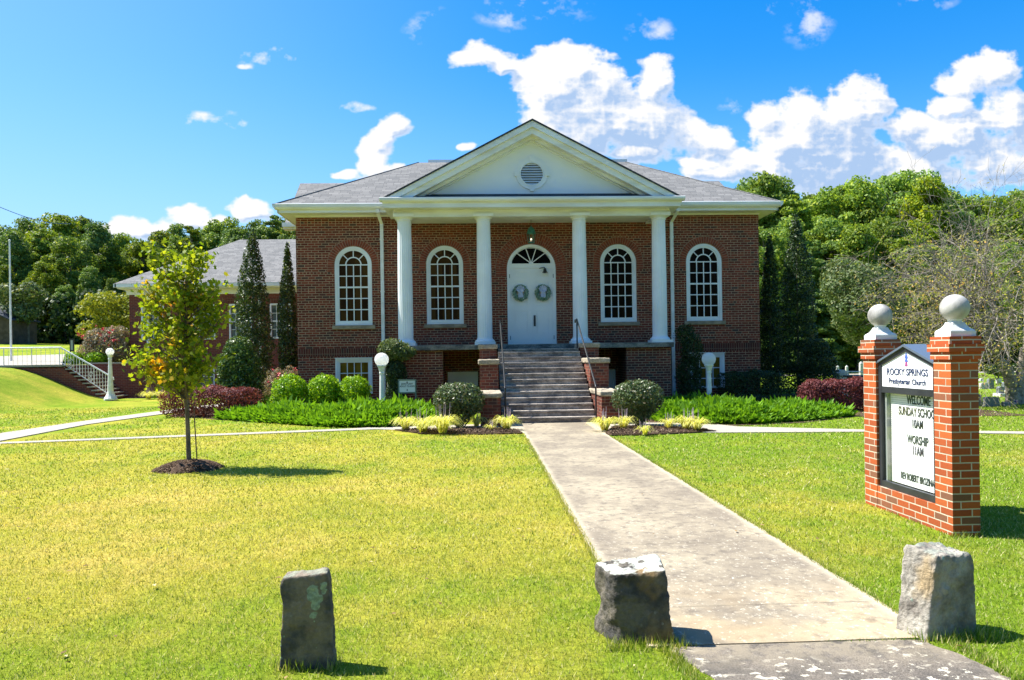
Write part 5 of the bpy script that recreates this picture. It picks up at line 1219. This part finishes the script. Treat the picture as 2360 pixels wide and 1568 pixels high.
mb.build('branches', bark_pale, bt)
tp = np.array([list(t[0]) for t in tips]); rs_ = np.random.RandomState(4); pr_ = np.where(tp[:, 2] < 3.6, .75, np.where(tp[:, 2] < 5.0, .36, .07)); sel = tp[rs_.rand(len(tp)) < pr_]; pp = np.repeat(sel, 2, 0)+rs_.normal(0, .08, (len(sel)*2, 3))
V, k = leaves_at(pp-np.array(ORG[bt.name]), rs_.normal(0, 1, (len(pp), 3)), .085, .036, rs_, .5); raw_mesh('leaves', V, k, lf_bare, bt)

# young maple with mulch ring and stake
MX, MY = -4.30, 11.1
mt = empty('young_maple', (MX, MY, 0), 'young maple tree turning yellow and orange at the top, on the left lawn', 'tree')
rr = random.Random(21); s = 1704/11.05; mb = MB(); tr_ = [(MX, MY, .05), (MX-.01, MY, .6), (MX-.03, MY, 1.2), (MX-.03, MY, 1.9), (MX+.02, MY, 2.6), (MX, MY+.03, 3.2)]
mb.tube(tr_, [.036, .031, .027, .022, .014, .005], 10)
blobs = [((x-438)/s, 0, (1078-y)/s, w/s, w/s*.9, h/s, wt) for x, y, w, h, wt in ((368, 590, 26, 38, .5), (470, 582, 24, 36, .5), (420, 622, 62, 42, .9), (352, 665, 36, 36, .5), (420, 690, 88, 44, 1.3), (505, 665, 34, 36, .5), (505, 735, 30, 38, .5), (345, 740, 34, 40, .6), (425, 760, 92, 48, 1.6), (400, 825, 96, 40, 1.6), (312, 822, 34, 30, .6), (480, 835, 46, 36, .8), (425, 868, 82, 26, 1.1))]
rs_ = np.random.RandomState(12); LP_ = []; LN = []
wts = np.array([b[6] for b in blobs]); wts /= wts.sum()
for i in range(135):
    b = blobs[rs_.choice(len(blobs), p=wts)]; d = rs_.normal(0, 1, 3); d /= np.linalg.norm(d); tgt = np.array([b[0], b[1], b[2]])+d*np.array(b[3:6])*rs_.uniform(.35, 1.05); h0 = max(1.02, tgt[2]-.2-.6*abs(np.hypot(tgt[0], tgt[1])))
    st = Vector((MX-.02, MY, min(h0, 3.1))); e = Vector((MX+tgt[0], MY+tgt[1], tgt[2])); m_ = st.lerp(e, .5)+Vector((0, 0, -.05))
    mb.tube([st, m_, e], [.011, .007, .003], 4, cap=False)
    nl = rs_.randint(22, 39); tt = rs_.uniform(.55, 1.06, nl)[:, None]; ln = np.array(st)[None]*(1-tt)+np.array(e)[None]*tt+rs_.normal(0, .075, (nl, 3)); LP_.append(ln); LN.append(rs_.normal(0, .6, (nl, 3))+np.array([0, -.15, .55]))
mb.build('trunk', bark, mt)
p = np.concatenate(LP_); nn = np.concatenate(LN); nn /= np.linalg.norm(nn, axis=1, keepdims=True); V, k = leaves_at(p-np.array(ORG[mt.name]), nn, .072, .070, rs_, .65, 'maple'); raw_mesh('crown', V, k, lf_maple, mt)
st = empty('tree_stake', (MX+.13, MY-.02, 0), 'thin brown stake leaning beside the young maple trunk', 'stake'); MB().tube([(MX+.13, MY-.02, -.05), (MX+.085, MY-.02, .98)], .009, 8).build('rod', simple('rusty_metal', (.13,.08,.06), None, 1, .7), st); MB().tube([(MX+.085, MY-.02, .95), (MX-.01, MY+.0, .97)], .006, 6).build('tie', black_metal, st)
mm = MB(); rr = random.Random(2); N1 = 40; vs = []; fs = []
for i, (r, z) in enumerate(((.44, -.01), (.40, .03), (.33, .075), (.24, .11), (.13, .125), (.001, .12))):
    for k in range(N1): q = r*(1+.10*math.sin(k*.9)+rr.uniform(-.05, .05)); vs.append((MX+q*math.cos(2*math.pi*k/N1)*1.05, MY-.02+q*math.sin(2*math.pi*k/N1), z+rr.uniform(-.012, .012)))
for i in range(5):
    for k in range(N1): fs.append((i*N1+k, i*N1+(k+1) % N1, (i+1)*N1+(k+1) % N1, (i+1)*N1+k))
mu = mm.add(vs, fs).build('mulch_mound', mulch_m); tag(mu, 'mound of dark mulch round the young maple trunk', 'mulch', kind='stuff')
rs_ = np.random.RandomState(3); n = 2600; r = .47*np.sqrt(rs_.rand(n)); a = rs_.uniform(0, 6.28, n); zz = .125*np.clip(1-(r/.45)**2, 0, 1)+.012
V, k = leaves_at(np.stack([MX+r*np.cos(a)*1.05, MY-.02+r*np.sin(a), zz], 1), np.tile([0, 0, 1.], (n, 1)), .05, .012, rs_, .5)
chips_m = leafy('bark_chips', (.05,.032,.024), (.16,.11,.075), (.33,.25,.17), .0, .95, gloss=.05)
o = raw_mesh('mulch_chips', V, k, chips_m); tag(o, 'loose bark chips on the mound round the young maple', 'mulch', kind='stuff')
for nm, poly, lab in (('mulch_chips', [(-1.75,16.2),(-1.2,15.42),(0.0,15.08),(.8,15.1),(.78,15.5),(.45,15.95),(.2,16.15)], 'loose bark chips of the mulch bed left of the walk'), ('mulch_chips', [(2.56,14.4),(3.2,14.35),(4.2,14.6),(4.65,14.85),(4.45,15.35),(3.6,15.9),(2.9,15.95),(2.6,15.0)], 'loose bark chips of the mulch bed right of the walk')):
    x = rs_.uniform(-2, 5, 30000); y = rs_.uniform(14, 16.4, 30000); ok = inpoly(x, y, poly); x, y = x[ok], y[ok]; n = len(x)
    V, k = leaves_at(np.stack([x, y, .04+.02*rs_.rand(n)], 1), np.tile([0, 0, 1.], (n, 1)), .06, .016, rs_, .6); tag(raw_mesh(nm, V, k, chips_m), lab, 'mulch', kind='stuff')

# woodland
def wood_template(seed, kind):
    rs_ = np.random.RandomState(seed); rr = random.Random(seed); P1, N1 = [], []
    nc = 135
    for i in range(nc):
        if kind == 'broad': t = rs_.beta(1.5, 1.3); h = .16+.80*t; rad = .215*math.sin(math.pi*min(.97, .10+.86*t))**.6
        elif kind == 'tall': t = rs_.beta(1.4, 1.2); h = .10+.87*t; rad = .15*math.sin(math.pi*min(.97, .14+.82*t))**.7
        else: t = rs_.beta(1.1, 1.5); h = .05+.92*t; rad = .17*(1-t)**.75+.02
        a = rs_.uniform(0, 6.28); q = rad*(.35+.65*math.sqrt(rs_.rand())); cr = (.036+.030*rs_.rand())*(1.0 if kind != 'pine' else .8)
        c = np.array([q*math.cos(a), q*math.sin(a), h]); n = 165
        d = rs_.normal(0, 1, (n, 3)); d /= np.linalg.norm(d, axis=1, keepdims=True); r_ = (.55+.5*rs_.rand(n)**.5)[:, None]
        P1.append(c+d*r_*np.array([cr, cr, cr*(.72 if kind != 'pine' else .4)])); nn = d+np.array([0, 0, .35])+.6*np.array([math.cos(a), math.sin(a), 0]); N1.append(nn)
    p = np.concatenate(P1)*15.0; nn = np.concatenate(N1); nn /= np.linalg.norm(nn, axis=1, keepdims=True)
    t = bpy.data.objects.new('woodland_tree', None); COL.objects.link(t); ORG[t.name] = Vector((0, 0, 0))
    V, k = leaves_at(p, nn, .29 if kind != 'pine' else .26, .18, rs_, .65); raw_mesh('crown', V, k, lf_forest, t)
    mb = MB(); mb.tube([(0, 0, -.3), (.1, 0, 4), (0, .1, 9), (0, 0, 13.4)], [.24, .18, .11, .03], 7, cap=False)
    for i in range(16):
        q = Vector(p[rs_.randint(len(p))]); s = Vector((0, 0, max(1.5, q.z-1.8))); mb.tube([s, s.lerp(q, .5)+Vector((0, 0, .15)), q], [.07, .045, .015], 4, cap=False)
    mb.build('trunk', bark, t, local=True)
    return t
temps = [wood_template(201, 'broad'), wood_template(202, 'tall'), wood_template(203, 'broad'), wood_template(204, 'pine'), wood_template(205, 'tall')]
rr = random.Random(17); spots = []
# (pixel x, pixel y of the top, depth)
LT = [(-60,500,66),(-15,512,70),(30,528,60),(62,508,74),(92,520,63),(128,492,72),(160,540,60),(188,500,75),(222,515,64),(248,548,70),(290,540,76),(330,548,66),(372,530,74),(405,520,80),(440,515,70),(478,528,78),(515,498,72),(548,520,66),(590,512,76),(628,490,70),(662,505,80),(692,500,68)]
LF = [(10,610,57),(55,640,55),(105,600,56.5),(150,650,55.5),(205,610,57),(258,640,56)]
RT = [(1640,425,74),(1690,435,66),(1722,412,72),(1752,402,62),(1790,420,70),(1828,440,60),(1862,448,74),(1905,430,66),(1945,425,75),(1985,418,64),(2025,424,72),(2062,402,68),(2100,398,76),(2140,410,63),(2180,440,72),(2225,450,66),(2270,452,74),(2310,448,64),(2350,440,72),(2395,455,66)]
RF = [(1700,560,56),(1760,520,54),(1815,500,56),(1868,560,52),(1915,500,57),(1975,520,54),(2035,500,56),(2095,540,53),(2150,520,57),(2210,560,54),(2262,590,56),(2320,560,53),(2372,580,56)]
rx_ = random.Random(71)
def between(lst, dy_, dY, k0=1):
    return [((a[0]+b[0])/2+rx_.uniform(-8, 8), (a[1]+b[1])/2+dy_+rx_.uniform(-14, 22), (a[2]+b[2])/2+dY+rx_.uniform(-2, 2)) for a, b in zip(lst[:-1], lst[1:])][::k0]
RM = between(RT, 48, -4); LM = between(LT, 26, -3); RF = sorted(RF+between(RF, 20, 1.5))
allt = []
for row, lst in (('back row of the wood on the left', LT), ('middle row of the wood on the left', LM), ('front row of the wood on the left', LF), ('back row of the wood on the right', RT), ('middle row of the wood on the right', RM), ('front row of the wood on the right', RF)):
    n = len(lst)
    for i, (px, py, Y) in enumerate(lst): allt.append((row, i, n, px, py, Y))
used = set()
for j, (row, i, n, px, py, Y) in enumerate(allt):
    t0 = temps[j*7 % 5]
    if id(t0) not in used: t = t0; used.add(id(t0))
    else: t = copy_tree(t0)
    c = P(px, py, Y); zg = 0 if 'right' in row else 3.3; H_ = (c.z-zg)/14.6
    t.location = (c.x, Y, zg-.2); t.scale = (H_*rr.uniform(.85, 1.12), H_*rr.uniform(.85, 1.12), H_); t.rotation_euler = (0, 0, rr.uniform(0, 6.28))
    for ch in t.children:
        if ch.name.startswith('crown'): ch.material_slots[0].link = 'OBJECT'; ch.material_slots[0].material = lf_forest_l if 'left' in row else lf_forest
    tag(t, 'tree %d of %d from the left, %s' % (i+1, n, row), 'tree', 'trees of the '+row)
# understorey under the wood (one mass)
rs_ = np.random.RandomState(90); UB = []
for px in range(-60, 700, 26): UB.append((P(px, 800, 55.0).x, 55.5+rs_.uniform(-1, 1.5), 4.3, 2.0, 1.3, rs_.uniform(1.6, 2.8)))
for px in range(1600, 2460, 28): UB.append((P(px, 800, 56).x, 57+rs_.uniform(-1, 2), 1.2, 2.2, 1.5, rs_.uniform(1.8, 3.2)))
p, nn = shell(UB, 60000, rs_, inner=.5); V, k = leaves_at(p, nn, .36, .22, rs_, .6); us = raw_mesh('understorey', V, k, leafy('understorey_leaves', (.02,.045,.012), (.05,.09,.02), (.10,.14,.03), .2)); tag(us, 'dark undergrowth along the foot of the wood', 'undergrowth', kind='stuff')
# the road this picture is taken from, and an added wood behind the viewer; both unseen, cutting sky and grass light
flat_poly('road', [(-120, -8.5), (120, -8.5), (120, 1.6), (-120, 1.6)], asphalt, z=.02)
BB = []
rs_ = np.random.RandomState(66)
for i in range(60): BB.append((-62+2.1*i+rs_.uniform(-.6, .6), -17+rs_.uniform(-3, 1.5), rs_.uniform(3.5, 8.5), 3.3, 3.0, rs_.uniform(4.2, 5.6)))
p, nn = shell(BB, 52000, rs_, inner=.75); V, k = leaves_at(p, nn, 1.0, .7, rs_, .5); tag(raw_mesh('unseen_added_wood', V, k, lf_forest), 'added unseen wood behind the viewpoint, blocking sky light', 'wood', kind='stuff')
# nearer single trees
def small_tree(name, px, ptop, Y, zb, w, lab, mat, seed, n=9000, L=.16, group=None, trunk=.1):
    c = P(px, ptop, Y); H_ = c.z-zb; rs_ = np.random.RandomState(seed)
    bl = [(rs_.uniform(-.55, .55)*w, rs_.uniform(-.5, .5)*w, H_*rs_.uniform(.34, .86), w*rs_.uniform(.32, .5), w*rs_.uniform(.32, .5), H_*rs_.uniform(.12, .2)) for _ in range(16)]
    t = plant(name, (c.x, Y, zb), lab, 'tree', group); p, nn = shell(bl, n, rs_, inner=.5, lump=.25); V, k = leaves_at(p, nn, L, L*.6, rs_, .6); raw_mesh('crown', V, k, mat, t)
    mb = MB(); mb.tube([(0, 0, -.2), (.03, 0, H_*.4), (0, 0, H_*.8)], [trunk, trunk*.7, trunk*.2], 8)
    for i in range(12): q = Vector(p[rs_.randint(len(p))]); s = Vector((0, 0, H_*.3)); mb.tube([s, s.lerp(q, .6), q], [trunk*.35, trunk*.2, trunk*.05], 5, cap=False)
    mb.build('trunk', bark, t, local=True); return t
small_tree('yellow_green_tree', 250, 668, 40, 2.0, 1.7, 'yellow green small tree behind the left end of the annex', lf_yel, 301, 8000, .17)
small_tree('grey_green_tree', 1990, 590, 46, 0, 3.1, 'broad grey green tree between the church and the brick sign, in front of the wood', lf_sage, 302, 20000, .22, trunk=.2)
small_tree('graveyard_bush', 2300, 838, 36, 0, .9, 'low dark green bush among the gravestones', lf_holly, 303, 3000, .12, trunk=.05)
small_tree('pale_pine', 62, 652, 52, 2.7, 2.0, 'pale grey green tree beside the flagpole in front of the left wood', lf_sage, 304, 6000, .24, trunk=.12)
# dark edging hedge at the far left, between stair and annex
bush('dark_bush', (at(655, 880, 28), 29.5, 0), [(0, 0, .5, 1.3, .5, .5)], 2500, .08, .045, lf_ever, 'dark low bush against the annex wall behind the pointed evergreens', 'bush', None, 310, 3)
bush('dark_bush', (at(640, 870, 30), 31.2, 0), [(0, 0, .45, 1.0, .4, .42)], 2500, .08, .045, lf_ever, 'dark green clipped bush in front of the annex behind the maple', 'bush', None, 311, 3)

# ================================================================== annex, far stair, far things
AY = 34.5
an = empty('annex', (-9, AY, 0), 'low brick annex with grey hipped roof and white eaves, left behind the church', 'building')
aw = MB(); AXL, AXR = -15.94, -4.2; wins = [(-14.9, 1.0), (-12.6, 1.0), (-10.95, 1.0), (-9.1, 1.0)]
hl = [[(c-.5, 2.55), (c+.5, 2.55), (c+.5, 4.15), (c-.5, 4.15)] for c, _ in wins]+[[(c-.45, .35), (c+.45, .35), (c+.45, 1.35), (c-.45, 1.35)] for c, _ in wins[:2]]
wall_holes(aw, [(AXL, -.3), (AXR, -.3), (AXR, 4.75), (AXL, 4.75)], hl, AY, .12); aw.add([(AXL, AY, -.3), (AXL, AY, 4.75), (AXL, AY+9, 4.75), (AXL, AY+9, -.3)], [(0,1,2,3)]); aw.build('wall', brick_annex, an)
for c, _ in wins:
    w = MB(); 
    for a, b in ((c-.51, c-.44), (c+.44, c+.51)): w.box(a, b, AY-.02, AY+.12, 2.54, 4.16)
    w.box(c-.44, c+.44, AY-.02, AY+.12, 2.54, 2.62); w.box(c-.44, c+.44, AY-.02, AY+.12, 4.08, 4.16); w.box(c-.44, c+.44, AY+.02, AY+.08, 3.32, 3.38)
    for k in (-1, 0, 1): w.box(c+k*.22-.012, c+k*.22+.012, AY+.03, AY+.07, 2.62, 4.08)
    for z in (2.98, 3.72): w.box(c-.44, c+.44, AY+.032, AY+.068, z-.012, z+.012)
    f = w.build('window', white, an); MB().box(c-.5, c+.5, AY+.08, AY+.1, 2.55, 4.15).build('pane', pane_blue, f)
    MB().box(c-.6, c+.6, AY-.012, AY+.01, 4.18, 4.40).build('lintel', brick_s, an)
for c, _ in wins[:2]:
    w = MB(); w.box(c-.46, c-.39, AY-.02, AY+.12, .34, 1.36); w.box(c+.39, c+.46, AY-.02, AY+.12, .34, 1.36); w.box(c-.39, c+.39, AY-.02, AY+.12, 1.29, 1.36); w.box(c-.39, c+.39, AY+.03, AY+.08, .82, .87)
    f = w.build('window', white, an); MB().box(c-.45, c+.45, AY+.08, AY+.1, .35, 1.35).build('pane', pane_blue, f)
MB().box(AXL-.1, AXR, AY-.05, AY+.02, 4.62, 4.86).build('frieze', white_old, an); MB().box(AXL-.3, AXR, AY-.48, AY+9, 4.86, 4.93).build('soffit', white_old, an)
MB().box(AXL-.36, AXR, AY-.60, AY-.48, 4.92, 5.08).build('gutter', gutter_m, an); MB().box(AXL-.42, AXL-.3, AY-.6, AY+9, 4.92, 5.08).build('gutter', gutter_m, an)
rfm = MB(); rfm.add([(AXL-.4, AY-.58, 5.09), (AXR, AY-.58, 5.09), (AXR, 39, 7.83), (-12.35, 39, 7.83), (AXL-.4, 44, 5.09), (AXR, 44, 5.09)], [(0,1,2,3), (0,3,4), (4,3,2,5)]); rfm.build('roof', shingle, an)
for xx in (-15.1, -10.05): 
    d = MB(); d.box(xx-.045, xx+.045, AY-.10, AY-.02, .25, 4.9); d.box(xx-.045, xx+.045, AY-.26, AY-.10, .17, .25); d.build('downspout', white, an)

# far stair with retaining wall
fs_ = empty('brick_stair', (-16.2, 32, 0), 'long brick stair climbing left to the upper walk, beside a brick retaining wall', 'stair')
mb = MB(); n = 10; SX0, SX1, ZT = -15.35, -17.05, 1.50
MB().prism([(-24, -.2), (-15.3, -.2), (-15.35, .02), (-17.05, 1.38), (-24, 1.40)], 'y', 31.0, 31.22).build('side_wall', brick_annex, fs_)
for k in range(n):
    x1 = SX0+(SX1-SX0)*k/n; x0 = SX1; z0, z1 = ZT*k/n*.99, ZT*(k+1)/n*.99; mb.box(x0, x1, 31.225, 32.9, z0-.0, z1-.05)
mb.build('riser_bricks', brick_annex, fs_)
mb = MB()
for k in range(n):
    x1 = SX0+(SX1-SX0)*k/n; z1 = ZT*(k+1)/n*.99; mb.box(x1+(SX1-SX0)/n-.03, x1+.04, 30.97, 32.9, z1-.05, z1)
mb.build('treads', pale_conc, fs_)
MB().box(-17.04, -13.72, 32.905, 33.15, -.2, 1.50).build('retaining_wall', brick_annex, fs_)
MB().box(-17.04, -13.70, 32.88, 33.19, 1.50, 1.56).build('coping', pale_conc, fs_)
p0 = P(0, 828, 34.5); c1 = P(149, 818.5, 37)
uw = MB().add([(-26, 30.96, 1.42), (-17.03, 30.96, 1.42), (c1.x, 37, c1.z), (p0.x-6, 34.7, p0.z), (-26, 30.96, 1.50), (-17.03, 30.96, 1.50), (c1.x, 37, c1.z+.04), (p0.x-6, 34.7, p0.z+.04)], [(4,5,6,7), (0,1,5,4), (1,2,6,5)]).build('upper_walk', pale_conc); tag(uw, kind='structure')
hr = empty('stair_railing', (-17, 31.1, 1.5), 'white metal railing along the upper walk and down the far left stair', 'railing')
ra = (-15.05, 31.1, .92); rb = (-17.15, 31.1, 2.20); rc = (-26, 31.1, 2.22)
MB().tube([(ra[0], ra[1], ra[2]-.08), ra, rb, rc], .035, 8).build('top_rail', white_metal, hr)
MB().tube([(-15.15, 31.1, .18), (-17.15, 31.1, 1.60)], .018, 6).build('bottom_rail', white_metal, hr)
bl_ = MB()
for k in range(17):
    t = (k+.5)/17; x = -15.2-1.95*t; zb, zt = .20+1.40*t, 1.0+1.18*t; bl_.tube([(x, 31.1, zb), (x, 31.1, zt)], .011 if k % 5 else .018, 5)
for k in range(46): x = -17.2-k*.185; bl_.tube([(x, 31.1, 1.5), (x, 31.1, 2.2)], .008 if k % 6 else .02, 5)
for x, z in ((-15.95, 1.0), (-16.75, 1.55)):
    for s_2 in (1, -1): bl_.tube([(x+.07*math.cos(a)*1.0, 31.1, z+s_2*.09+.09*math.sin(a)*s_2) for a in [i*.55 for i in range(10)]], .009, 5)
bl_.build('balusters', white_metal, hr)
# flagpole
fp = empty('flagpole', (-20.3, 33.3, 1.6), 'tall pale metal flagpole on the upper walk at the left edge', 'flagpole'); a = P(24.5, 556, 33.3); b = P(26, 838, 33.3)
MB().tube([(b.x, 33.3, b.z), (b.x, 33.3, a.z)], [.045, .030], 12).build('pole', white_metal, fp); MB().lathe([(.11, 0), (.10, .05), (.05, .07)], (b.x, 33.3, b.z-.02), 16).build('base_plate', white_metal, fp); MB().sphere((b.x, 33.3, a.z+.03), .045, 12, 8).build('finial', white_metal, fp)
# small notice frame on the far lawn
y = 40; a = P(160, 781, y); b = P(170, 781, y); zg = hz_(a.x, y); nf = empty('notice_frame', (a.x, y, zg), 'small dark framed notice board on two posts on the far lawn', 'notice board')
for x in (a.x, b.x-.03): MB().box(x, x+.035, y, y+.05, zg-.1, a.z).build('post', black_metal, nf)
MB().box(a.x+.035, b.x-.03, y+.005, y+.045, a.z-.68, a.z).build('board_frame', black_metal, nf); MB().box(a.x+.06, b.x-.055, y, y+.004, a.z-.6, a.z-.08).build('board', simple('notice_grey', (.35,.38,.40), None, 1, .5), nf)
# shed
y = 50; a = P(22, 737, y); b = P(-30, 722, y); zg = hz_(a.x, y)-.2; sd_ = empty('wooden_shed', (a.x-2, y, zg), 'weathered wooden shed at the left picture edge below the wood', 'shed')
MB().prism([(b.x, zg), (a.x, zg), (a.x, a.z-.05), (b.x, b.z+.2)], 'y', y, y+3).build('wall', wood_shed, sd_); MB().prism([(b.x-.1, b.z+.24), (a.x+.15, a.z-.06), (a.x+.15, a.z+.03), (b.x-.1, b.z+.33)], 'y', y-.2, y+3.2).build('roof', shingle_dk, sd_)
# overhead wire
a = P(-40, 461, 46); b = P(175, 516, 74); pts = [a.lerp(b, k/14)+Vector((0, 0, -.5*math.sin(math.pi*k/14))) for k in range(15)]
w = MB().tube(pts, .022, 5).build('overhead_wire', simple('wire_blue_grey', (.05,.10,.20), None, 1, .5), origin=a); tag(w, 'thin overhead wire crossing the sky at the far left', 'wire')

# graveyard
def grave(kind, x0, x1, yt, yb, mat, label, base=False, name='gravestone', th=.16, Yf=None):
    if Yf is None: q = G((x0+x1)/2, yb); Y = q.y
    else: Y = Yf
    a = P(x0, yb, Y); b = P(x1, yt, Y); w = (b.x-a.x); h = b.z-(0 if Yf is None else 0); cx_ = (a.x+b.x)/2
    t = empty(name, (cx_, Y, 0), label, 'gravestone' if name != 'obelisk' else 'obelisk', 'gravestones of the churchyard')
    if kind == 'slab': prof = [(cx_-w/2, -.05), (cx_+w/2, -.05), (cx_+w*.47, h*.93), (cx_+w*.2, h), (cx_-w*.2, h), (cx_-w*.47, h*.93)]
    elif kind == 'round': prof = [(cx_-w/2, -.05), (cx_+w/2, -.05)]+[(cx_+w/2*math.cos(math.pi*i/8), h-w*.28+w*.28*math.sin(math.pi*i/8)) for i in range(9)]
    elif kind == 'flat': prof = [(cx_-w/2, -.05), (cx_+w/2, -.05), (cx_+w/2, h), (cx_-w/2, h)]
    if kind == 'obelisk':
        MB().lathe([(w*.70, .0), (w*.70, h*.12), (w*.60, h*.12), (w*.45, h*.92), (.01, h)], (cx_, Y, 0), 4, rot=math.pi/4).build('shaft', mat, t)
    else: MB().prism(prof, 'y', Y, Y+th).build('stone', mat, t, bevel=.01)
    if base or kind == 'obelisk': MB().box(cx_-w*.72, cx_+w*.72, Y-.12, Y+th+.1, -.03, .10).build('plinth', marble, t)
    return t
GL = [('slab', 2272, 2304.5, 915, 937.5, granite, 'wide dark granite gravestone nearest the right edge of the sign', 0), ('slab', 2250, 2263, 909, 937, granite, 'grey gravestone half hidden right behind the brick sign pillar', 0), ('slab', 2316, 2330, 926.5, 937, granite, 'small low dark gravestone beside the little flag', 0),
 ('round', 2303, 2315, 891, 914, granite, 'tall narrow dark gravestone on a wide white plinth behind the wide granite one', 1), ('slab', 2314.5, 2326, 881, 906, granite, 'grey gravestone just behind and right of the tall narrow dark one', 1), ('round', 2326, 2333, 879, 899, granite, 'slim grey gravestone right of the pair of tall ones', 0),
 ('flat', 2262, 2277, 883, 896.5, marble, 'pale rectangular marble gravestone in the middle rows', 0), ('slab', 2280, 2291.5, 873, 896.5, granite, 'dark upright gravestone beside the pale rectangular one', 0), ('round', 2300, 2308.6, 872, 883.5, marble, 'round topped pale gravestone by the low bush', 0),
 ('slab', 2338, 2344.5, 875, 885.5, granite, 'small far grey gravestone left of the thinning tree trunk', 0), ('round', 2260, 2268, 872, 879, marble, 'far pale gravestone close to the right side of the brick sign', 0)]
for kd, x0, x1, yt, yb, mt_, lab, bs in GL: grave(kd, x0, x1, yt, yb, mt_, lab, bool(bs))
for x0, x1, yt, yb, Y, lab in ((1948, 1955, 842, 870, 33, 'short white obelisk left of the tall one beyond the purple hedge'), (1980, 1989.5, 833, 872, 31, 'tall grey obelisk just left of the brick sign'), (1996, 2003, 837, 872, 34, 'obelisk half hidden behind the left sign pillar'), (1927, 1934, 842, 870, 33.5, 'pale obelisk beside the dark holly bush')):
    grave('obelisk', x0, x1, yt, yb, marble, lab, name='obelisk', Yf=Y)
a = P(1933, 853, 26); b = P(1954, 853, 26); cp = empty('capped_monument', ((a.x+b.x)/2, 26, 0), 'square white monument with a stepped cap beyond the purple hedge', 'monument')
MB().box(a.x+.03, b.x-.03, 26, 26.45, -.1, a.z-.20).build('block', marble, cp); MB().box(a.x-.02, b.x+.02, 25.95, 26.5, a.z-.20, a.z-.10).build('cap', marble, cp); MB().prism([(a.x+.02, a.z-.10), (b.x-.02, a.z-.10), (b.x-.1, a.z), (a.x+.1, a.z)], 'y', 26.0, 26.45).build('cap', marble, cp)
a = P(1965, 866, 24.5); b = P(1998, 866, 24.5); xc = (a.x+b.x)/2; w_ = (b.x-a.x)/2; bn = empty('litter_bin', (xc, 24.6, 0), 'dark plastic wheeled bin beyond the purple hedge left of the sign', 'bin')
dkp = simple('dark_plastic', (.035,.04,.045), None, 1, .5, .4)
MB().lathe([(w_*1.02, 0), (w_*1.36, a.z-.06)], (xc, 24.7, 0), 4, rot=math.pi/4).build('body', dkp, bn, bevel=.02); MB().box(xc-w_*1.06, xc+w_*1.06, 24.25, 25.15, a.z-.06, a.z).build('lid', dkp, bn, bevel=.015); MB().box(xc-.06, xc+.1, 24.33, 24.36, a.z*.32, a.z*.34).build('label_strip', sign_white, bn)
rl = empty('pipe_rail', (P(1975, 858, 25.5).x, 25.5, 0), 'pale horizontal pipe rail crossing behind the bin', 'rail'); a = P(1950, 857, 25.5); b = P(2008, 858, 25.5)
MB().tube([a, b], .022, 8).build('rail', white_metal, rl)
for x in (a.x+.02, b.x-.02): MB().tube([(x, 25.5, -.1), (x, 25.5, a.z)], .022, 8).build('post', white_metal, rl)
# small flag in the graveyard
q = G(2342, 935); fl = empty('grave_flag', (q.x, q.y, 0), 'little red white and blue flag on a stick beside the tree trunk', 'flag')
u = 1.6/ (935-804)*1.0; hh = u*14
MB().tube([(q.x-u*5, q.y, 0), (q.x-u*5, q.y, hh*1.05)], .006, 5).build('stick', white_metal, fl)
n = 6; ff = MB()
for k in range(n): ff.add([(q.x-u*5+u*11*k/n, q.y+.02*math.sin(k*1.3), hh*(.25+.0*k)), (q.x-u*5+u*11*(k+1)/n, q.y+.02*math.sin((k+1)*1.3), hh*.25), (q.x-u*5+u*11*(k+1)/n, q.y+.02*math.sin((k+1)*1.3), hh*.95), (q.x-u*5+u*11*k/n, q.y+.02*math.sin(k*1.3), hh*.95)], [(0,1,2,3)])
fo = ff.build('cloth', simple('flag_red', (.6,.05,.06), (.75,.7,.7), 60, .7, stretch=(.2,.2,1.4)), fl); MB().box(q.x-u*5, q.x-u*.5, q.y-.012, q.y-.008, hh*.6, hh*.95).build('canton', simple('flag_blue', (.03,.05,.25), None, 1, .7), fl)
